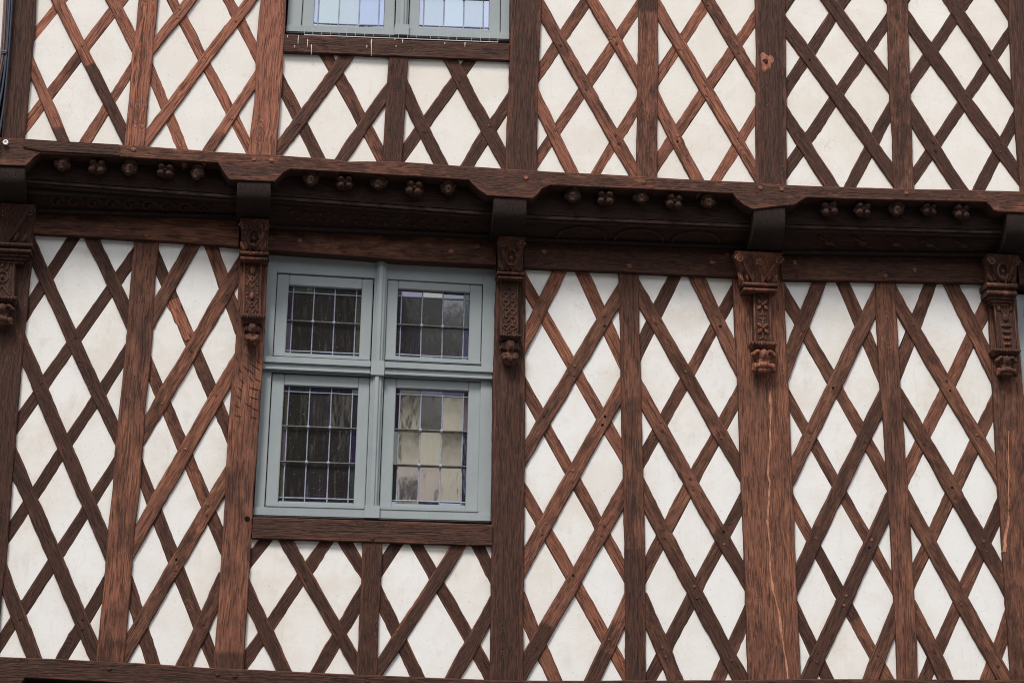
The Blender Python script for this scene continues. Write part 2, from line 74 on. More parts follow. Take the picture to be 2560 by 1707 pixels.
PU = [[(1.382,5.709),(1.616,5.708),(1.695,5.715),(1.575,5.91),(1.469,5.751),(1.462,5.713)],[(-0.938,5.713),(-0.888,5.712),(-0.761,5.721),(-0.837,5.867),(-0.845,5.874)],[(0.09,5.713),(0.263,5.713),(0.187,5.882),(0.182,5.882),(0.173,5.871),(0.097,5.743),(0.088,5.724)],[(0.434,5.713),(0.614,5.713),(0.527,5.878),(0.505,5.847)],[(0.689,5.713),(0.946,5.713),(0.855,5.91),(0.85,5.91),(0.841,5.899),(0.745,5.747),(0.743,5.721),(0.688,5.72),(0.686,5.717)],[(1.017,5.713),(1.038,5.713),(1.175,5.953),(1.035,6.202),(0.892,5.976)],[(1.098,5.713),(1.302,5.713),(1.303,5.727),(1.207,5.898),(1.193,5.883)],[(1.777,5.713),(1.791,5.729),(1.924,5.98),(1.771,6.21),(1.618,5.977)],[(-0.155,5.717),(-0.081,5.719),(-0.167,5.878),(-0.256,5.724),(-0.252,5.72)],[(0.329,5.717),(0.372,5.716),(0.383,5.725),(0.496,5.932),(0.361,6.182),(0.222,5.951)],[(1.853,5.717),(1.996,5.716),(2.012,5.72),(2.392,5.728),(2.427,5.736),(2.315,5.931),(2.305,5.927),(2.185,5.747),(2.183,5.729),(2.099,5.725),(2.082,5.729),(2.079,5.751),(1.963,5.922),(1.865,5.747)],[(-1.031,5.721),(-0.997,5.721),(-0.876,5.932),(-0.917,6.015),(-1.012,6.183),(-1.151,5.956)],[(-0.378,5.721),(-0.327,5.723),(-0.2,5.944),(-0.337,6.202),(-0.49,5.955)],[(-1.29,5.725),(-1.109,5.725),(-1.189,5.886),(-1.199,5.883),(-1.287,5.739)],[(-0.631,5.725),(-0.454,5.725),(-0.453,5.735),(-0.529,5.89)],[(-1.642,5.729),(-1.457,5.729),(-1.477,5.775),(-1.549,5.906)],[(-1.823,5.733),(-1.821,5.739),(-1.895,5.902),(-1.994,5.737)],[(-1.759,5.733),(-1.699,5.735),(-1.58,5.956),(-1.585,5.975),(-1.713,6.207),(-1.86,5.964),(-1.859,5.953)],[(2.513,5.733),(2.647,5.973),(2.66,6.004),(2.512,6.231),(2.357,6.0)],[(2.59,5.737),(2.802,5.741),(2.8,5.788),(2.795,5.799),(2.703,5.938),(2.689,5.923)],[(-2.375,5.741),(-2.348,5.74),(-2.341,5.745),(-2.224,5.984),(-2.353,6.23),(-2.496,5.988),(-2.395,5.769),(-2.382,5.745)],[(-2.286,5.741),(-2.054,5.743),(-2.095,5.745),(-2.195,5.93),(-2.247,5.831)],[(-2.623,5.745),(-2.442,5.745),(-2.529,5.934),(-2.619,5.787),(-2.624,5.772)],[(0.637,5.806),(0.644,5.828),(0.648,6.076),(0.652,6.092),(0.649,6.103),(0.562,5.947)],[(-0.735,5.81),(-0.728,5.916),(-0.725,6.082),(-0.804,5.944)],[(-1.307,5.818),(-1.224,5.952),(-1.297,6.094)],[(-1.447,5.83),(-1.44,5.86),(-1.44,5.916),(-1.428,6.056),(-1.429,6.13),(-1.519,5.964)],[(-0.635,5.83),(-0.56,5.948),(-0.625,6.086),(-0.632,6.028)],[(-1.999,5.834),(-1.92,5.964),(-1.993,6.126),(-1.996,5.972),(-2.0,5.956)],[(-0.071,5.838),(-0.065,6.058),(-0.127,5.948)],[(0.089,5.842),(0.155,5.952),(0.091,6.094)],[(1.305,5.849),(1.308,5.968),(1.312,5.984),(1.309,6.082),(1.241,5.964)],[(2.185,5.858),(2.279,5.993),(2.191,6.146)],[(-2.095,5.861),(-2.089,6.146),(-2.164,5.996)],[(0.749,5.862),(0.823,5.973),(0.755,6.118),(0.752,5.984),(0.748,5.968)],[(1.469,5.862),(1.54,5.968),(1.479,6.071),(1.472,6.024)],[(2.081,5.874),(2.083,6.142),(2.002,5.995)],[(-2.619,5.89),(-2.556,5.992),(-2.617,6.122)],[(2.797,5.929),(2.799,6.118),(2.741,6.015)],[(-0.839,6.002),(-0.721,6.201),(-0.72,6.28),(-0.716,6.296),(-0.716,6.352),(-0.72,6.356),(-0.911,6.351),(-0.971,6.255),(-0.967,6.237)],[(0.533,6.002),(0.651,6.209),(0.652,6.252),(0.531,6.47),(0.4,6.248)],[(-0.163,6.014),(-0.06,6.192),(-0.06,6.272),(-0.056,6.288),(-0.056,6.36),(-0.06,6.368),(-0.196,6.368),(-0.236,6.364),(-0.296,6.268)],[(-0.522,6.018),(-0.518,6.018),(-0.369,6.257),(-0.393,6.311),(-0.417,6.355),(-0.424,6.36),(-0.548,6.36),(-0.616,6.356),(-0.62,6.352),(-0.624,6.228)],[(0.193,6.018),(0.328,6.244),(0.227,6.435),(0.216,6.447),(0.209,6.443),(0.092,6.24),(0.097,6.221)],[(-1.887,6.022),(-1.74,6.26),(-1.861,6.482),(-1.875,6.467),(-1.983,6.291),(-1.991,6.256)],[(-1.55,6.021),(-1.545,6.021),(-1.533,6.041),(-1.428,6.244),(-1.429,6.259),(-1.449,6.299),(-1.548,6.479),(-1.679,6.264)],[(-1.186,6.021),(-1.177,6.025),(-1.044,6.248),(-1.1,6.348),(-1.288,6.344),(-1.292,6.34),(-1.296,6.304),(-1.296,6.232)],[(1.209,6.021),(1.215,6.021),(1.227,6.041),(1.315,6.197),(1.32,6.256),(1.295,6.311),(1.205,6.47),(1.074,6.265)],[(0.861,6.038),(1.004,6.26),(0.885,6.47),(0.769,6.283),(0.76,6.26),(0.773,6.221)],[(1.581,6.037),(1.599,6.057),(1.732,6.264),(1.727,6.279),(1.615,6.442),(1.48,6.224),(1.481,6.201)],[(-2.527,6.05),(-2.517,6.057),(-2.384,6.284),(-2.5,6.503),(-2.615,6.319),(-2.62,6.284),(-2.619,6.245)],[(-2.195,6.05),(-2.189,6.053),(-2.089,6.257),(-2.088,6.288),(-2.196,6.495),(-2.315,6.299),(-2.32,6.284)],[(1.961,6.054),(1.975,6.069),(2.079,6.261),(2.084,6.272),(2.084,6.296),(2.079,6.311),(1.956,6.491),(1.917,6.439),(1.813,6.277)],[(2.321,6.062),(2.331,6.069),(2.475,6.288),(2.355,6.479),(2.332,6.507),(2.197,6.307),(2.192,6.292),(2.205,6.261)],[(2.701,6.077),(2.795,6.245),(2.796,6.268),(2.676,6.475),(2.557,6.3)],[(0.365,6.31),(0.5,6.532),(0.391,6.731),(0.384,6.736),(0.265,6.539),(0.256,6.516)],[(-1.006,6.313),(-1.001,6.313),(-0.993,6.325),(-0.981,6.35),(-1.022,6.346)],[(-1.71,6.317),(-1.705,6.317),(-1.693,6.337),(-1.576,6.536),(-1.695,6.755),(-1.828,6.54)],[(1.041,6.322),(1.175,6.529),(1.055,6.75),(0.924,6.536)],[(-0.33,6.329),(-0.325,6.329),(-0.306,6.363),(-0.346,6.363)],[(1.777,6.333),(1.919,6.549),(1.793,6.734),(1.656,6.512)],[(-2.351,6.342),(-2.224,6.552),(-2.339,6.766),(-2.466,6.563)],[(1.485,6.354),(1.576,6.5),(1.491,6.634),(1.488,6.528),(1.484,6.512)],[(2.521,6.357),(2.64,6.536),(2.504,6.771),(2.377,6.58)],[(0.101,6.374),(0.119,6.397),(0.183,6.512),(0.111,6.646),(0.104,6.6)],[(0.653,6.378),(0.66,6.424),(0.66,6.508),(0.664,6.524),(0.661,6.691),(0.568,6.536)],[(-1.987,6.382),(-1.889,6.533),(-1.973,6.691),(-1.98,6.608)],[(0.765,6.386),(0.852,6.528),(0.839,6.559),(0.767,6.686),(0.76,6.58)],[(-1.435,6.39),(-1.428,6.46),(-1.421,6.69),(-1.514,6.539)],[(1.321,6.39),(1.328,6.444),(1.325,6.662),(1.244,6.536)],[(-2.619,6.406),(-2.557,6.501),(-2.528,6.556),(-2.623,6.734),(-2.624,6.556),(-2.62,6.54)],[(-2.083,6.406),(-2.076,6.484),(-2.076,6.564),(-2.072,6.58),(-2.073,6.702),(-2.16,6.556)],[(2.197,6.418),(2.296,6.568),(2.207,6.706),(2.2,6.672)],[(2.793,6.421),(2.8,6.468),(2.797,6.659),(2.722,6.547)],[(2.081,6.429),(2.088,6.452),(2.087,6.694),(1.997,6.556)],[(1.617,6.57),(1.756,6.792),(1.635,6.97),(1.505,6.767),(1.5,6.752)],[(0.221,6.577),(0.352,6.8),(0.194,7.087),(0.247,7.114),(0.387,6.861),(0.537,7.114),(0.586,7.087),(0.421,6.8),(0.535,6.593),(0.664,6.808),(0.668,6.856),(0.675,7.25),(0.122,7.25),(0.12,7.128),(0.116,7.112),(0.116,6.936),(0.112,6.92),(0.112,6.776)],[(-1.858,6.593),(-1.853,6.593),(-1.837,6.617),(-1.721,6.805),(-1.802,6.961),(-1.756,6.987),(-1.687,6.865),(-1.63,6.954),(-1.617,6.951),(-1.589,6.931),(-1.659,6.812),(-1.547,6.597),(-1.543,6.593),(-1.537,6.597),(-1.416,6.8),(-1.408,7.144),(-1.404,7.16),(-1.405,7.25),(-1.952,7.252),(-1.963,7.247),(-1.968,6.932),(-1.966,6.925),(-1.95,6.913),(-1.972,6.876),(-1.972,6.804)],[(0.889,6.594),(0.903,6.609),(1.022,6.811),(0.861,7.109),(0.852,7.128),(0.854,7.134),(0.897,7.159),(0.907,7.159),(1.06,6.877),(1.067,6.881),(1.233,7.158),(1.279,7.131),(1.275,7.117),(1.093,6.816),(1.193,6.625),(1.215,6.594),(1.332,6.78),(1.339,7.25),(0.778,7.25),(0.768,6.812)],[(2.685,6.606),(2.695,6.613),(2.803,6.773),(2.808,6.8),(2.673,7.03),(2.557,6.859),(2.55,6.841)],[(-2.191,6.61),(-2.068,6.816),(-2.065,6.863),(-2.104,6.94),(-2.064,6.968),(-2.06,7.012),(-2.06,7.144),(-2.056,7.16),(-2.058,7.25),(-2.623,7.25),(-2.624,6.856),(-2.494,6.614),(-2.49,6.614),(-2.365,6.817),(-2.414,6.913),(-2.399,6.927),(-2.367,6.942),(-2.331,6.878),(-2.304,6.915),(-2.269,6.895),(-2.269,6.885),(-2.304,6.824)],[(1.957,6.614),(1.967,6.621),(2.087,6.805),(2.096,6.828),(2.095,6.863),(1.979,7.038),(1.834,6.803)],[(2.337,6.637),(2.342,6.637),(2.351,6.649),(2.468,6.832),(2.427,6.911),(2.34,7.055),(2.333,7.051),(2.208,6.852),(2.208,6.84),(2.217,6.821)],[(1.493,6.862),(1.599,7.025),(1.514,7.157),(1.561,7.191),(1.573,7.189),(1.637,7.093),(1.647,7.101),(1.701,7.186),(1.747,7.159),(1.747,7.149),(1.677,7.036),(1.769,6.893),(1.796,6.861),(1.943,7.097),(1.889,7.184),(1.897,7.195),(1.941,7.223),(1.981,7.165),(2.013,7.21),(2.063,7.179),(2.02,7.104),(2.099,6.982),(2.104,7.0),(2.107,7.25),(1.506,7.25),(1.5,7.236)],[(2.513,6.905),(2.523,6.913),(2.636,7.088),(2.627,7.115),(2.553,7.237),(2.554,7.242),(2.566,7.251),(2.314,7.251),(2.349,7.186),(2.359,7.193),(2.381,7.23),(2.427,7.199),(2.385,7.125)],[(2.809,6.922),(2.816,7.028),(2.816,7.248),(2.812,7.252),(2.756,7.252),(2.755,7.247),(2.795,7.221),(2.717,7.103),(2.712,7.088)],[(2.213,6.974),(2.307,7.113),(2.249,7.217),(2.298,7.249),(2.296,7.252),(2.224,7.252),(2.216,7.248)],[(2.674,7.153),(2.683,7.157),(2.742,7.251),(2.618,7.251)]]
PLO = [[(-0.167,3.021),(-0.128,3.02),(-0.12,3.024),(-0.195,3.151),(-0.264,3.028),(-0.26,3.024)],[(-0.427,3.025),(-0.339,3.027),(-0.236,3.216),(-0.237,3.227),(-0.253,3.255),(-0.387,3.478),(-0.534,3.239)],[(0.074,3.026),(0.206,3.025),(0.147,3.158),(0.085,3.055)],[(0.282,3.026),(0.385,3.031),(0.48,3.232),(0.333,3.49),(0.188,3.236)],[(-0.662,3.03),(-0.506,3.03),(-0.573,3.171),(-0.579,3.171),(-0.599,3.139)],[(-0.915,3.033),(-0.788,3.032),(-0.78,3.036),(-0.873,3.186),(-0.954,3.039)],[(0.462,3.033),(0.591,3.034),(0.587,3.047),(0.523,3.158),(0.517,3.155),(0.493,3.107)],[(-1.071,3.037),(-1.032,3.036),(-1.021,3.045),(-0.912,3.248),(-1.064,3.495),(-1.071,3.491),(-1.215,3.252),(-1.111,3.045),(-1.104,3.04)],[(-1.231,3.041),(-1.181,3.043),(-1.256,3.188),(-1.343,3.048),(-1.336,3.044)],[(0.758,3.041),(0.826,3.041),(0.799,3.111),(0.792,3.108)],[(0.905,3.046),(1.043,3.045),(1.111,3.184),(0.975,3.442),(0.844,3.204),(0.845,3.189)],[(-1.583,3.049),(-1.528,3.048),(-1.52,3.052),(-1.573,3.174),(-1.622,3.055)],[(1.122,3.049),(1.179,3.05),(1.151,3.106),(1.145,3.103)],[(-1.759,3.057),(-1.693,3.058),(-1.612,3.26),(-1.693,3.451),(-1.72,3.503),(-1.843,3.264),(-1.775,3.077),(-1.766,3.062)],[(-1.883,3.061),(-1.844,3.06),(-1.836,3.064),(-1.881,3.186),(-1.942,3.067)],[(1.602,3.065),(1.642,3.065),(1.623,3.107)],[(-2.159,3.069),(-2.109,3.071),(-2.171,3.191),(-2.231,3.075)],[(1.521,3.07),(1.584,3.192),(1.523,3.334)],[(1.714,3.07),(1.855,3.069),(1.863,3.077),(1.908,3.18),(1.784,3.419),(1.777,3.415),(1.661,3.187)],[(-2.343,3.073),(-2.297,3.074),(-2.204,3.26),(-2.335,3.526),(-2.455,3.308),(-2.363,3.097),(-2.353,3.079)],[(2.037,3.074),(2.05,3.077),(2.052,3.084),(2.051,3.322),(1.984,3.176)],[(-2.575,3.077),(-2.425,3.077),(-2.425,3.087),(-2.493,3.238),(-2.571,3.099),(-2.576,3.088)],[(2.23,3.077),(2.27,3.081),(2.251,3.123)],[(0.701,3.082),(0.707,3.085),(0.764,3.192),(0.707,3.334),(0.704,3.22),(0.7,3.204)],[(2.153,3.082),(2.216,3.204),(2.155,3.338)],[(2.353,3.081),(2.424,3.08),(2.499,3.085),(2.544,3.192),(2.415,3.442),(2.296,3.212),(2.305,3.181)],[(1.245,3.086),(1.247,3.314),(1.19,3.195)],[(-0.103,3.114),(-0.1,3.244),(-0.096,3.26),(-0.099,3.33),(-0.16,3.216)],[(-0.683,3.122),(-0.608,3.24),(-0.679,3.378),(-0.684,3.368)],[(2.661,3.13),(2.663,3.294),(2.624,3.204)],[(-1.355,3.146),(-1.288,3.252),(-1.353,3.382)],[(-0.779,3.145),(-0.773,3.374),(-0.84,3.248),(-0.835,3.233)],[(0.601,3.146),(0.608,3.196),(0.607,3.342),(0.553,3.232)],[(-2.083,3.166),(-2.076,3.244),(-2.073,3.386),(-2.132,3.268)],[(-1.502,3.165),(-1.497,3.165),(-1.496,3.172),(-1.493,3.374),(-1.54,3.256)],[(0.065,3.166),(0.111,3.241),(0.067,3.338)],[(-2.579,3.198),(-2.524,3.3),(-2.577,3.422)],[(-1.951,3.206),(-1.916,3.276),(-1.945,3.362)],[(1.941,3.258),(2.043,3.477),(2.048,3.492),(2.048,3.524),(2.023,3.579),(1.94,3.728),(1.893,3.643),(1.82,3.492)],[(1.149,3.27),(1.247,3.469),(1.248,3.528),(1.133,3.734),(1.037,3.563),(1.02,3.524)],[(1.622,3.273),(1.628,3.276),(1.743,3.501),(1.629,3.718),(1.516,3.504),(1.518,3.494),(1.527,3.487),(1.539,3.463)],[(0.809,3.278),(0.936,3.516),(0.817,3.747),(0.704,3.536),(0.704,3.508),(0.715,3.506)],[(-0.202,3.285),(-0.196,3.288),(-0.097,3.469),(-0.096,3.516),(-0.205,3.726),(-0.228,3.728),(-0.234,3.726),(-0.251,3.703),(-0.35,3.537)],[(2.581,3.285),(2.664,3.476),(2.664,3.54),(2.563,3.734),(2.456,3.524)],[(2.257,3.29),(2.263,3.293),(2.376,3.516),(2.259,3.742),(2.152,3.544),(2.153,3.506),(2.161,3.505),(2.175,3.479)],[(0.51,3.305),(0.514,3.305),(0.607,3.501),(0.608,3.536),(0.595,3.567),(0.485,3.762),(0.369,3.553)],[(-0.571,3.309),(-0.561,3.313),(-0.424,3.54),(-0.433,3.563),(-0.532,3.728),(-0.552,3.728),(-0.563,3.719),(-0.676,3.536),(-0.675,3.517)],[(-0.882,3.313),(-0.876,3.316),(-0.777,3.497),(-0.768,3.532),(-0.889,3.723),(-0.896,3.728),(-0.92,3.728),(-0.935,3.711),(-1.03,3.553)],[(-1.247,3.317),(-1.1,3.556),(-1.193,3.711),(-1.212,3.732),(-1.224,3.732),(-1.233,3.725),(-1.352,3.56),(-1.351,3.517)],[(0.149,3.318),(0.159,3.325),(0.292,3.564),(0.177,3.763),(0.064,3.552),(0.064,3.496),(0.071,3.494),(0.079,3.479)],[(-2.167,3.337),(-2.073,3.521),(-2.068,3.58),(-2.18,3.811),(-2.296,3.6)],[(-1.579,3.345),(-1.5,3.544),(-1.489,3.546),(-1.488,3.552),(-1.489,3.623),(-1.572,3.796),(-1.683,3.58)],[(-1.875,3.354),(-1.756,3.588),(-1.845,3.798),(-1.944,3.604),(-1.944,3.528),(-1.933,3.511)],[(-2.486,3.377),(-2.477,3.381),(-2.365,3.589),(-2.481,3.822),(-2.571,3.659),(-2.576,3.592),(-2.571,3.561)],[(1.777,3.574),(1.898,3.809),(1.784,4.019),(1.761,3.983),(1.664,3.792)],[(0.981,3.598),(1.095,3.807),(0.971,4.03),(0.86,3.824)],[(-0.387,3.601),(-0.329,3.689),(-0.31,3.727),(-0.458,3.726)],[(2.417,3.602),(2.523,3.808),(2.423,4.003),(2.408,4.024),(2.302,3.825)],[(-1.067,3.614),(-1.057,3.621),(-0.994,3.727),(-1.024,3.732),(-1.138,3.731)],[(0.325,3.63),(0.335,3.637),(0.444,3.836),(0.427,3.875),(0.332,4.043),(0.213,3.828)],[(-0.771,3.642),(-0.769,3.726),(-0.822,3.727)],[(-0.675,3.654),(-0.63,3.727),(-0.67,3.726),(-0.676,3.704)],[(-1.351,3.658),(-1.298,3.731),(-1.346,3.731),(-1.352,3.712)],[(-0.099,3.658),(-0.097,3.731),(-0.138,3.731)],[(-2.327,3.662),(-2.229,3.837),(-2.212,3.876),(-2.269,4.003),(-2.325,4.111),(-2.44,3.896)],[(-1.719,3.662),(-1.608,3.88),(-1.705,4.09),(-1.81,3.875)],[(1.517,3.662),(1.588,3.8),(1.513,3.942)],[(2.045,3.666),(2.047,3.938),(1.976,3.8)],[(0.605,3.674),(0.608,3.92),(0.601,3.966),(0.524,3.828)],[(1.245,3.682),(1.248,3.736),(1.244,3.752),(1.241,3.938),(1.172,3.812)],[(0.705,3.686),(0.711,3.689),(0.78,3.82),(0.707,3.958)],[(2.153,3.686),(2.22,3.816),(2.159,3.938),(2.152,3.832)],[(0.065,3.706),(0.136,3.832),(0.123,3.863),(0.067,3.958)],[(2.661,3.709),(2.663,3.93),(2.604,3.82)],[(-2.071,3.738),(-2.064,3.812),(-2.064,3.908),(-2.06,3.924),(-2.061,4.03),(-2.14,3.888)],[(-2.575,3.77),(-2.512,3.888),(-2.573,4.014)],[(-1.939,3.77),(-1.884,3.88),(-1.929,3.99),(-1.936,3.832),(-1.94,3.816)],[(-1.491,3.77),(-1.489,3.962),(-1.536,3.872)],[(1.625,3.873),(1.743,4.097),(1.627,4.314),(1.512,4.092),(1.557,3.997),(1.617,3.881)],[(1.933,3.881),(2.047,4.1),(1.935,4.314),(1.921,4.295),(1.82,4.092),(1.925,3.889)],[(1.133,3.885),(1.14,3.888),(1.239,4.073),(1.24,4.116),(1.127,4.319),(1.037,4.159),(1.012,4.104)],[(2.565,3.893),(2.664,4.088),(2.663,4.155),(2.567,4.327),(2.452,4.108),(2.481,4.045)],[(2.265,3.897),(2.371,4.099),(2.255,4.314),(2.152,4.116)],[(0.173,3.901),(0.292,4.12),(0.173,4.335),(0.064,4.14),(0.065,4.089)],[(0.481,3.902),(0.604,4.12),(0.603,4.179),(0.503,4.354),(0.489,4.339),(0.368,4.112)],[(0.821,3.901),(0.827,3.905),(0.932,4.1),(0.807,4.331),(0.801,4.335),(0.705,4.163),(0.704,4.128)],[(-2.171,3.95),(-2.077,4.117),(-2.06,4.156),(-2.061,4.195),(-2.169,4.402),(-2.286,4.187)],[(-1.574,3.954),(-1.569,3.954),(-1.565,3.961),(-1.488,4.12),(-1.488,4.224),(-1.563,4.383),(-1.67,4.163)],[(-1.847,3.958),(-1.757,4.137),(-1.744,4.172),(-1.837,4.378),(-1.928,4.192),(-1.927,4.137)],[(-2.474,3.962),(-2.468,3.964),(-2.356,4.176),(-2.469,4.414),(-2.576,4.224),(-2.575,4.165)],[(1.777,4.17),(1.892,4.392),(1.779,4.61),(1.753,4.567),(1.664,4.384)],[(0.969,4.181),(0.975,4.181),(0.983,4.193),(1.087,4.391),(0.967,4.607),(0.956,4.62),(0.842,4.413)],[(2.409,4.181),(2.414,4.181),(2.435,4.217),(2.528,4.4),(2.412,4.615),(2.297,4.396)],[(0.325,4.186),(0.347,4.217),(0.46,4.428),(0.343,4.635),(0.21,4.399)],[(-1.707,4.245),(-1.6,4.464),(-1.695,4.67),(-1.802,4.451)],[(1.513,4.25),(1.587,4.389),(1.515,4.526)],[(-2.318,4.253),(-2.313,4.253),(-2.297,4.281),(-2.2,4.464),(-2.313,4.686),(-2.319,4.683),(-2.419,4.507),(-2.428,4.484)],[(2.041,4.254),(2.044,4.32),(2.04,4.336),(2.037,4.518),(1.972,4.388)],[(2.149,4.262),(2.216,4.392),(2.145,4.522),(2.144,4.312)],[(1.237,4.266),(1.239,4.526),(1.166,4.395)],[(0.065,4.286),(0.135,4.405),(0.067,4.53)],[(0.701,4.286),(0.764,4.4),(0.703,4.518)],[(2.661,4.314),(2.663,4.51),(2.61,4.411)],[(-2.059,4.318),(-2.052,4.384),(-2.045,4.63),(-2.111,4.515),(-2.132,4.468)],[(0.597,4.318),(0.6,4.388),(0.596,4.404),(0.593,4.527),(0.537,4.424)],[(-2.575,4.354),(-2.5,4.48),(-2.573,4.63)],[(-1.927,4.358),(-1.876,4.46),(-1.921,4.558),(-1.928,4.46)],[(-1.487,4.37),(-1.481,4.55),(-1.527,4.46)],[(1.621,4.462),(1.736,4.688),(1.609,4.93),(1.509,4.691),(1.508,4.676)],[(1.125,4.466),(1.147,4.497),(1.236,4.668),(1.236,4.716),(1.217,4.741),(1.129,4.938),(1.121,4.931),(0.997,4.696)],[(1.929,4.466),(2.032,4.668),(2.027,4.707),(1.94,4.928),(1.816,4.684)],[(2.257,4.47),(2.372,4.688),(2.355,4.727),(2.237,4.938),(2.141,4.715),(2.14,4.692)],[(0.169,4.474),(0.179,4.481),(0.304,4.708),(0.157,4.963),(0.064,4.768),(0.064,4.668)],[(0.805,4.478),(0.92,4.688),(0.781,4.934),(0.697,4.763),(0.696,4.68),(0.713,4.641)],[(2.57,4.486),(2.575,4.486),(2.599,4.529),(2.668,4.668),(2.668,4.736),(2.58,4.935),(2.557,4.899),(2.456,4.7),(2.477,4.653)],[(0.497,4.498),(0.596,4.68),(0.595,4.703),(0.499,4.91),(0.38,4.704),(0.389,4.681)],[(-2.167,4.53),(-2.069,4.705),(-2.04,4.768),(-2.041,4.823),(-2.135,5.002),(-2.278,4.751)],[(-1.842,4.537),(-1.837,4.537),(-1.833,4.545),(-1.732,4.752),(-1.841,4.986),(-1.916,4.824),(-1.916,4.696)],[(-1.566,4.545),(-1.56,4.548),(-1.472,4.724),(-1.468,4.828),(-1.478,4.829),(-1.487,4.845),(-1.541,4.986),(-1.659,4.744)],[(-2.463,4.554),(-2.453,4.561),(-2.348,4.752),(-2.481,5.014),(-2.571,4.847),(-2.576,4.784)],[(1.773,4.762),(1.906,5.017),(1.815,5.263),(1.807,5.278),(1.8,5.28),(1.78,5.28),(1.752,5.272),(1.644,5.012)],[(0.957,4.765),(0.963,4.765),(0.975,4.785),(1.096,5.012),(0.983,5.271),(0.976,5.272),(0.944,5.272),(0.937,5.267),(0.818,5.015)],[(0.338,4.774),(0.343,4.774),(0.355,4.793),(0.464,4.992),(0.343,5.263),(0.336,5.268),(0.308,5.268),(0.302,5.267),(0.297,5.259),(0.192,5.036)],[(2.414,4.774),(2.42,4.776),(2.544,5.02),(2.424,5.3),(2.388,5.292),(2.276,5.028)],[(-2.311,4.817),(-2.168,5.068),(-2.293,5.319),(-2.301,5.33),(-2.308,5.332),(-2.323,5.327),(-2.448,5.084)],[(-1.699,4.83),(-1.693,4.833),(-1.576,5.072),(-1.661,5.299),(-1.669,5.319),(-1.676,5.32),(-1.691,5.315),(-1.804,5.068),(-1.803,5.053)],[(1.505,4.866),(1.567,5.009),(1.507,5.126)],[(0.593,4.874),(0.596,4.948),(0.592,4.964),(0.589,5.074),(0.542,4.989)],[(2.141,4.89),(2.196,5.016),(2.137,5.126)],[(1.229,4.898),(1.232,4.948),(1.228,4.964),(1.225,5.119),(1.174,5.021)],[(2.029,4.898),(2.031,5.106),(1.984,5.016)],[(0.693,4.914),(0.74,5.008),(0.695,5.09)],[(2.669,4.922),(2.676,4.988),(2.675,5.118),(2.626,5.027)],[(0.065,4.926),(0.119,5.033),(0.067,5.126)],[(-2.043,4.962),(-2.041,5.166),(-2.096,5.068)],[(-2.571,4.974),(-2.514,5.081),(-2.565,5.182),(-2.572,5.148)],[(-1.919,4.978),(-1.877,5.065),(-1.917,5.154)],[(-1.475,5.002),(-1.473,5.122),(-1.5,5.068)],[(0.506,5.069),(0.512,5.072),(0.587,5.205),(0.588,5.264),(0.584,5.272),(0.48,5.272),(0.418,5.267)],[(0.777,5.09),(0.863,5.271),(0.694,5.271),(0.693,5.233)],[(1.141,5.098),(1.223,5.245),(1.223,5.271),(1.066,5.271)],[(1.597,5.097),(1.603,5.098),(1.607,5.105),(1.675,5.269),(1.672,5.276),(1.51,5.267)],[(0.149,5.106),(0.175,5.149),(0.227,5.267),(0.066,5.267),(0.065,5.253)],[(1.949,5.106),(2.035,5.269),(2.034,5.282),(1.92,5.284),(1.885,5.278)],[(2.233,5.106),(2.307,5.269),(2.316,5.292),(2.312,5.296),(2.176,5.292),(2.138,5.287)],[(2.589,5.11),(2.603,5.125),(2.679,5.273),(2.68,5.3),(2.676,5.304),(2.556,5.304),(2.51,5.299)],[(-2.131,5.134),(-2.037,5.293),(-2.032,5.304),(-2.034,5.326),(-2.226,5.326)],[(-1.843,5.142),(-1.762,5.319),(-1.792,5.324),(-1.91,5.322),(-1.911,5.289)],[(-2.483,5.15),(-2.461,5.181),(-2.386,5.331),(-2.567,5.33),(-2.567,5.313)],[(-1.535,5.162),(-1.477,5.273),(-1.476,5.308),(-1.48,5.312),(-1.592,5.316),(-1.595,5.312),(-1.591,5.297)]]
PEGJ = [(-2.051,5.726),(-1.421,5.707),(-1.33,5.705),(0.032,5.681),(0.672,5.69),(1.317,5.691),(1.318,5.691),(1.437,5.691),(2.137,5.706)]
PEGP_ = [(-1.975,5.35),(-1.161,5.357),(-0.342,5.337),(-0.199,5.375),(0.167,5.36),(0.638,5.3),(1.102,5.344),(1.187,5.39),(1.567,5.367),(2.081,5.312),(2.25,5.355)]
PEGB = [(-2.021,3.044),(-1.483,3.028),(-1.396,3.024),(-0.731,3.011)]
PEGS = [(-0.724,3.75)]
JOIST = [(-2.776,-2.6,5.598,5.54,5.456),(-1.502,-1.324,5.583,5.524,5.439),(-0.14,0.039,5.563,5.496,5.4),(1.281,1.457,5.59,5.518,5.391),(2.706,2.899,5.628,5.557,5.444)]
BRK = [((5.449,-2.884,-2.555),(5.245,-2.846,-2.563),(5.193,-2.84,-2.562),(5.206,-2.778,-2.647),(4.954,-2.762,-2.631),(4.918,-2.76,-2.618),(4.783,-2.747,-2.605)),((5.43,-1.482,-1.328),(5.258,-1.472,-1.326),(5.21,-1.472,-1.326),(5.229,-1.456,-1.357),(4.915,-1.446,-1.347),(4.868,-1.452,-1.328),(4.748,-1.459,-1.323)),((5.398,-0.096,0.05),(5.21,-0.088,0.048),(5.171,-0.091,0.045),(5.188,-0.075,0.025),(4.864,-0.07,0.025),(4.836,-0.076,0.04),(4.694,-0.068,0.045)),((5.379,1.208,1.474),(5.214,1.248,1.456),(5.167,1.258,1.443),(5.184,1.321,1.422),(4.883,1.319,1.419),(4.845,1.298,1.438),(4.699,1.276,1.422)),((5.434,2.636,2.823),(5.278,2.648,2.819),(5.208,2.638,2.806),(5.226,2.682,2.809),(4.902,2.7,2.803),(4.868,2.658,2.809),(4.736,2.652,2.816))]
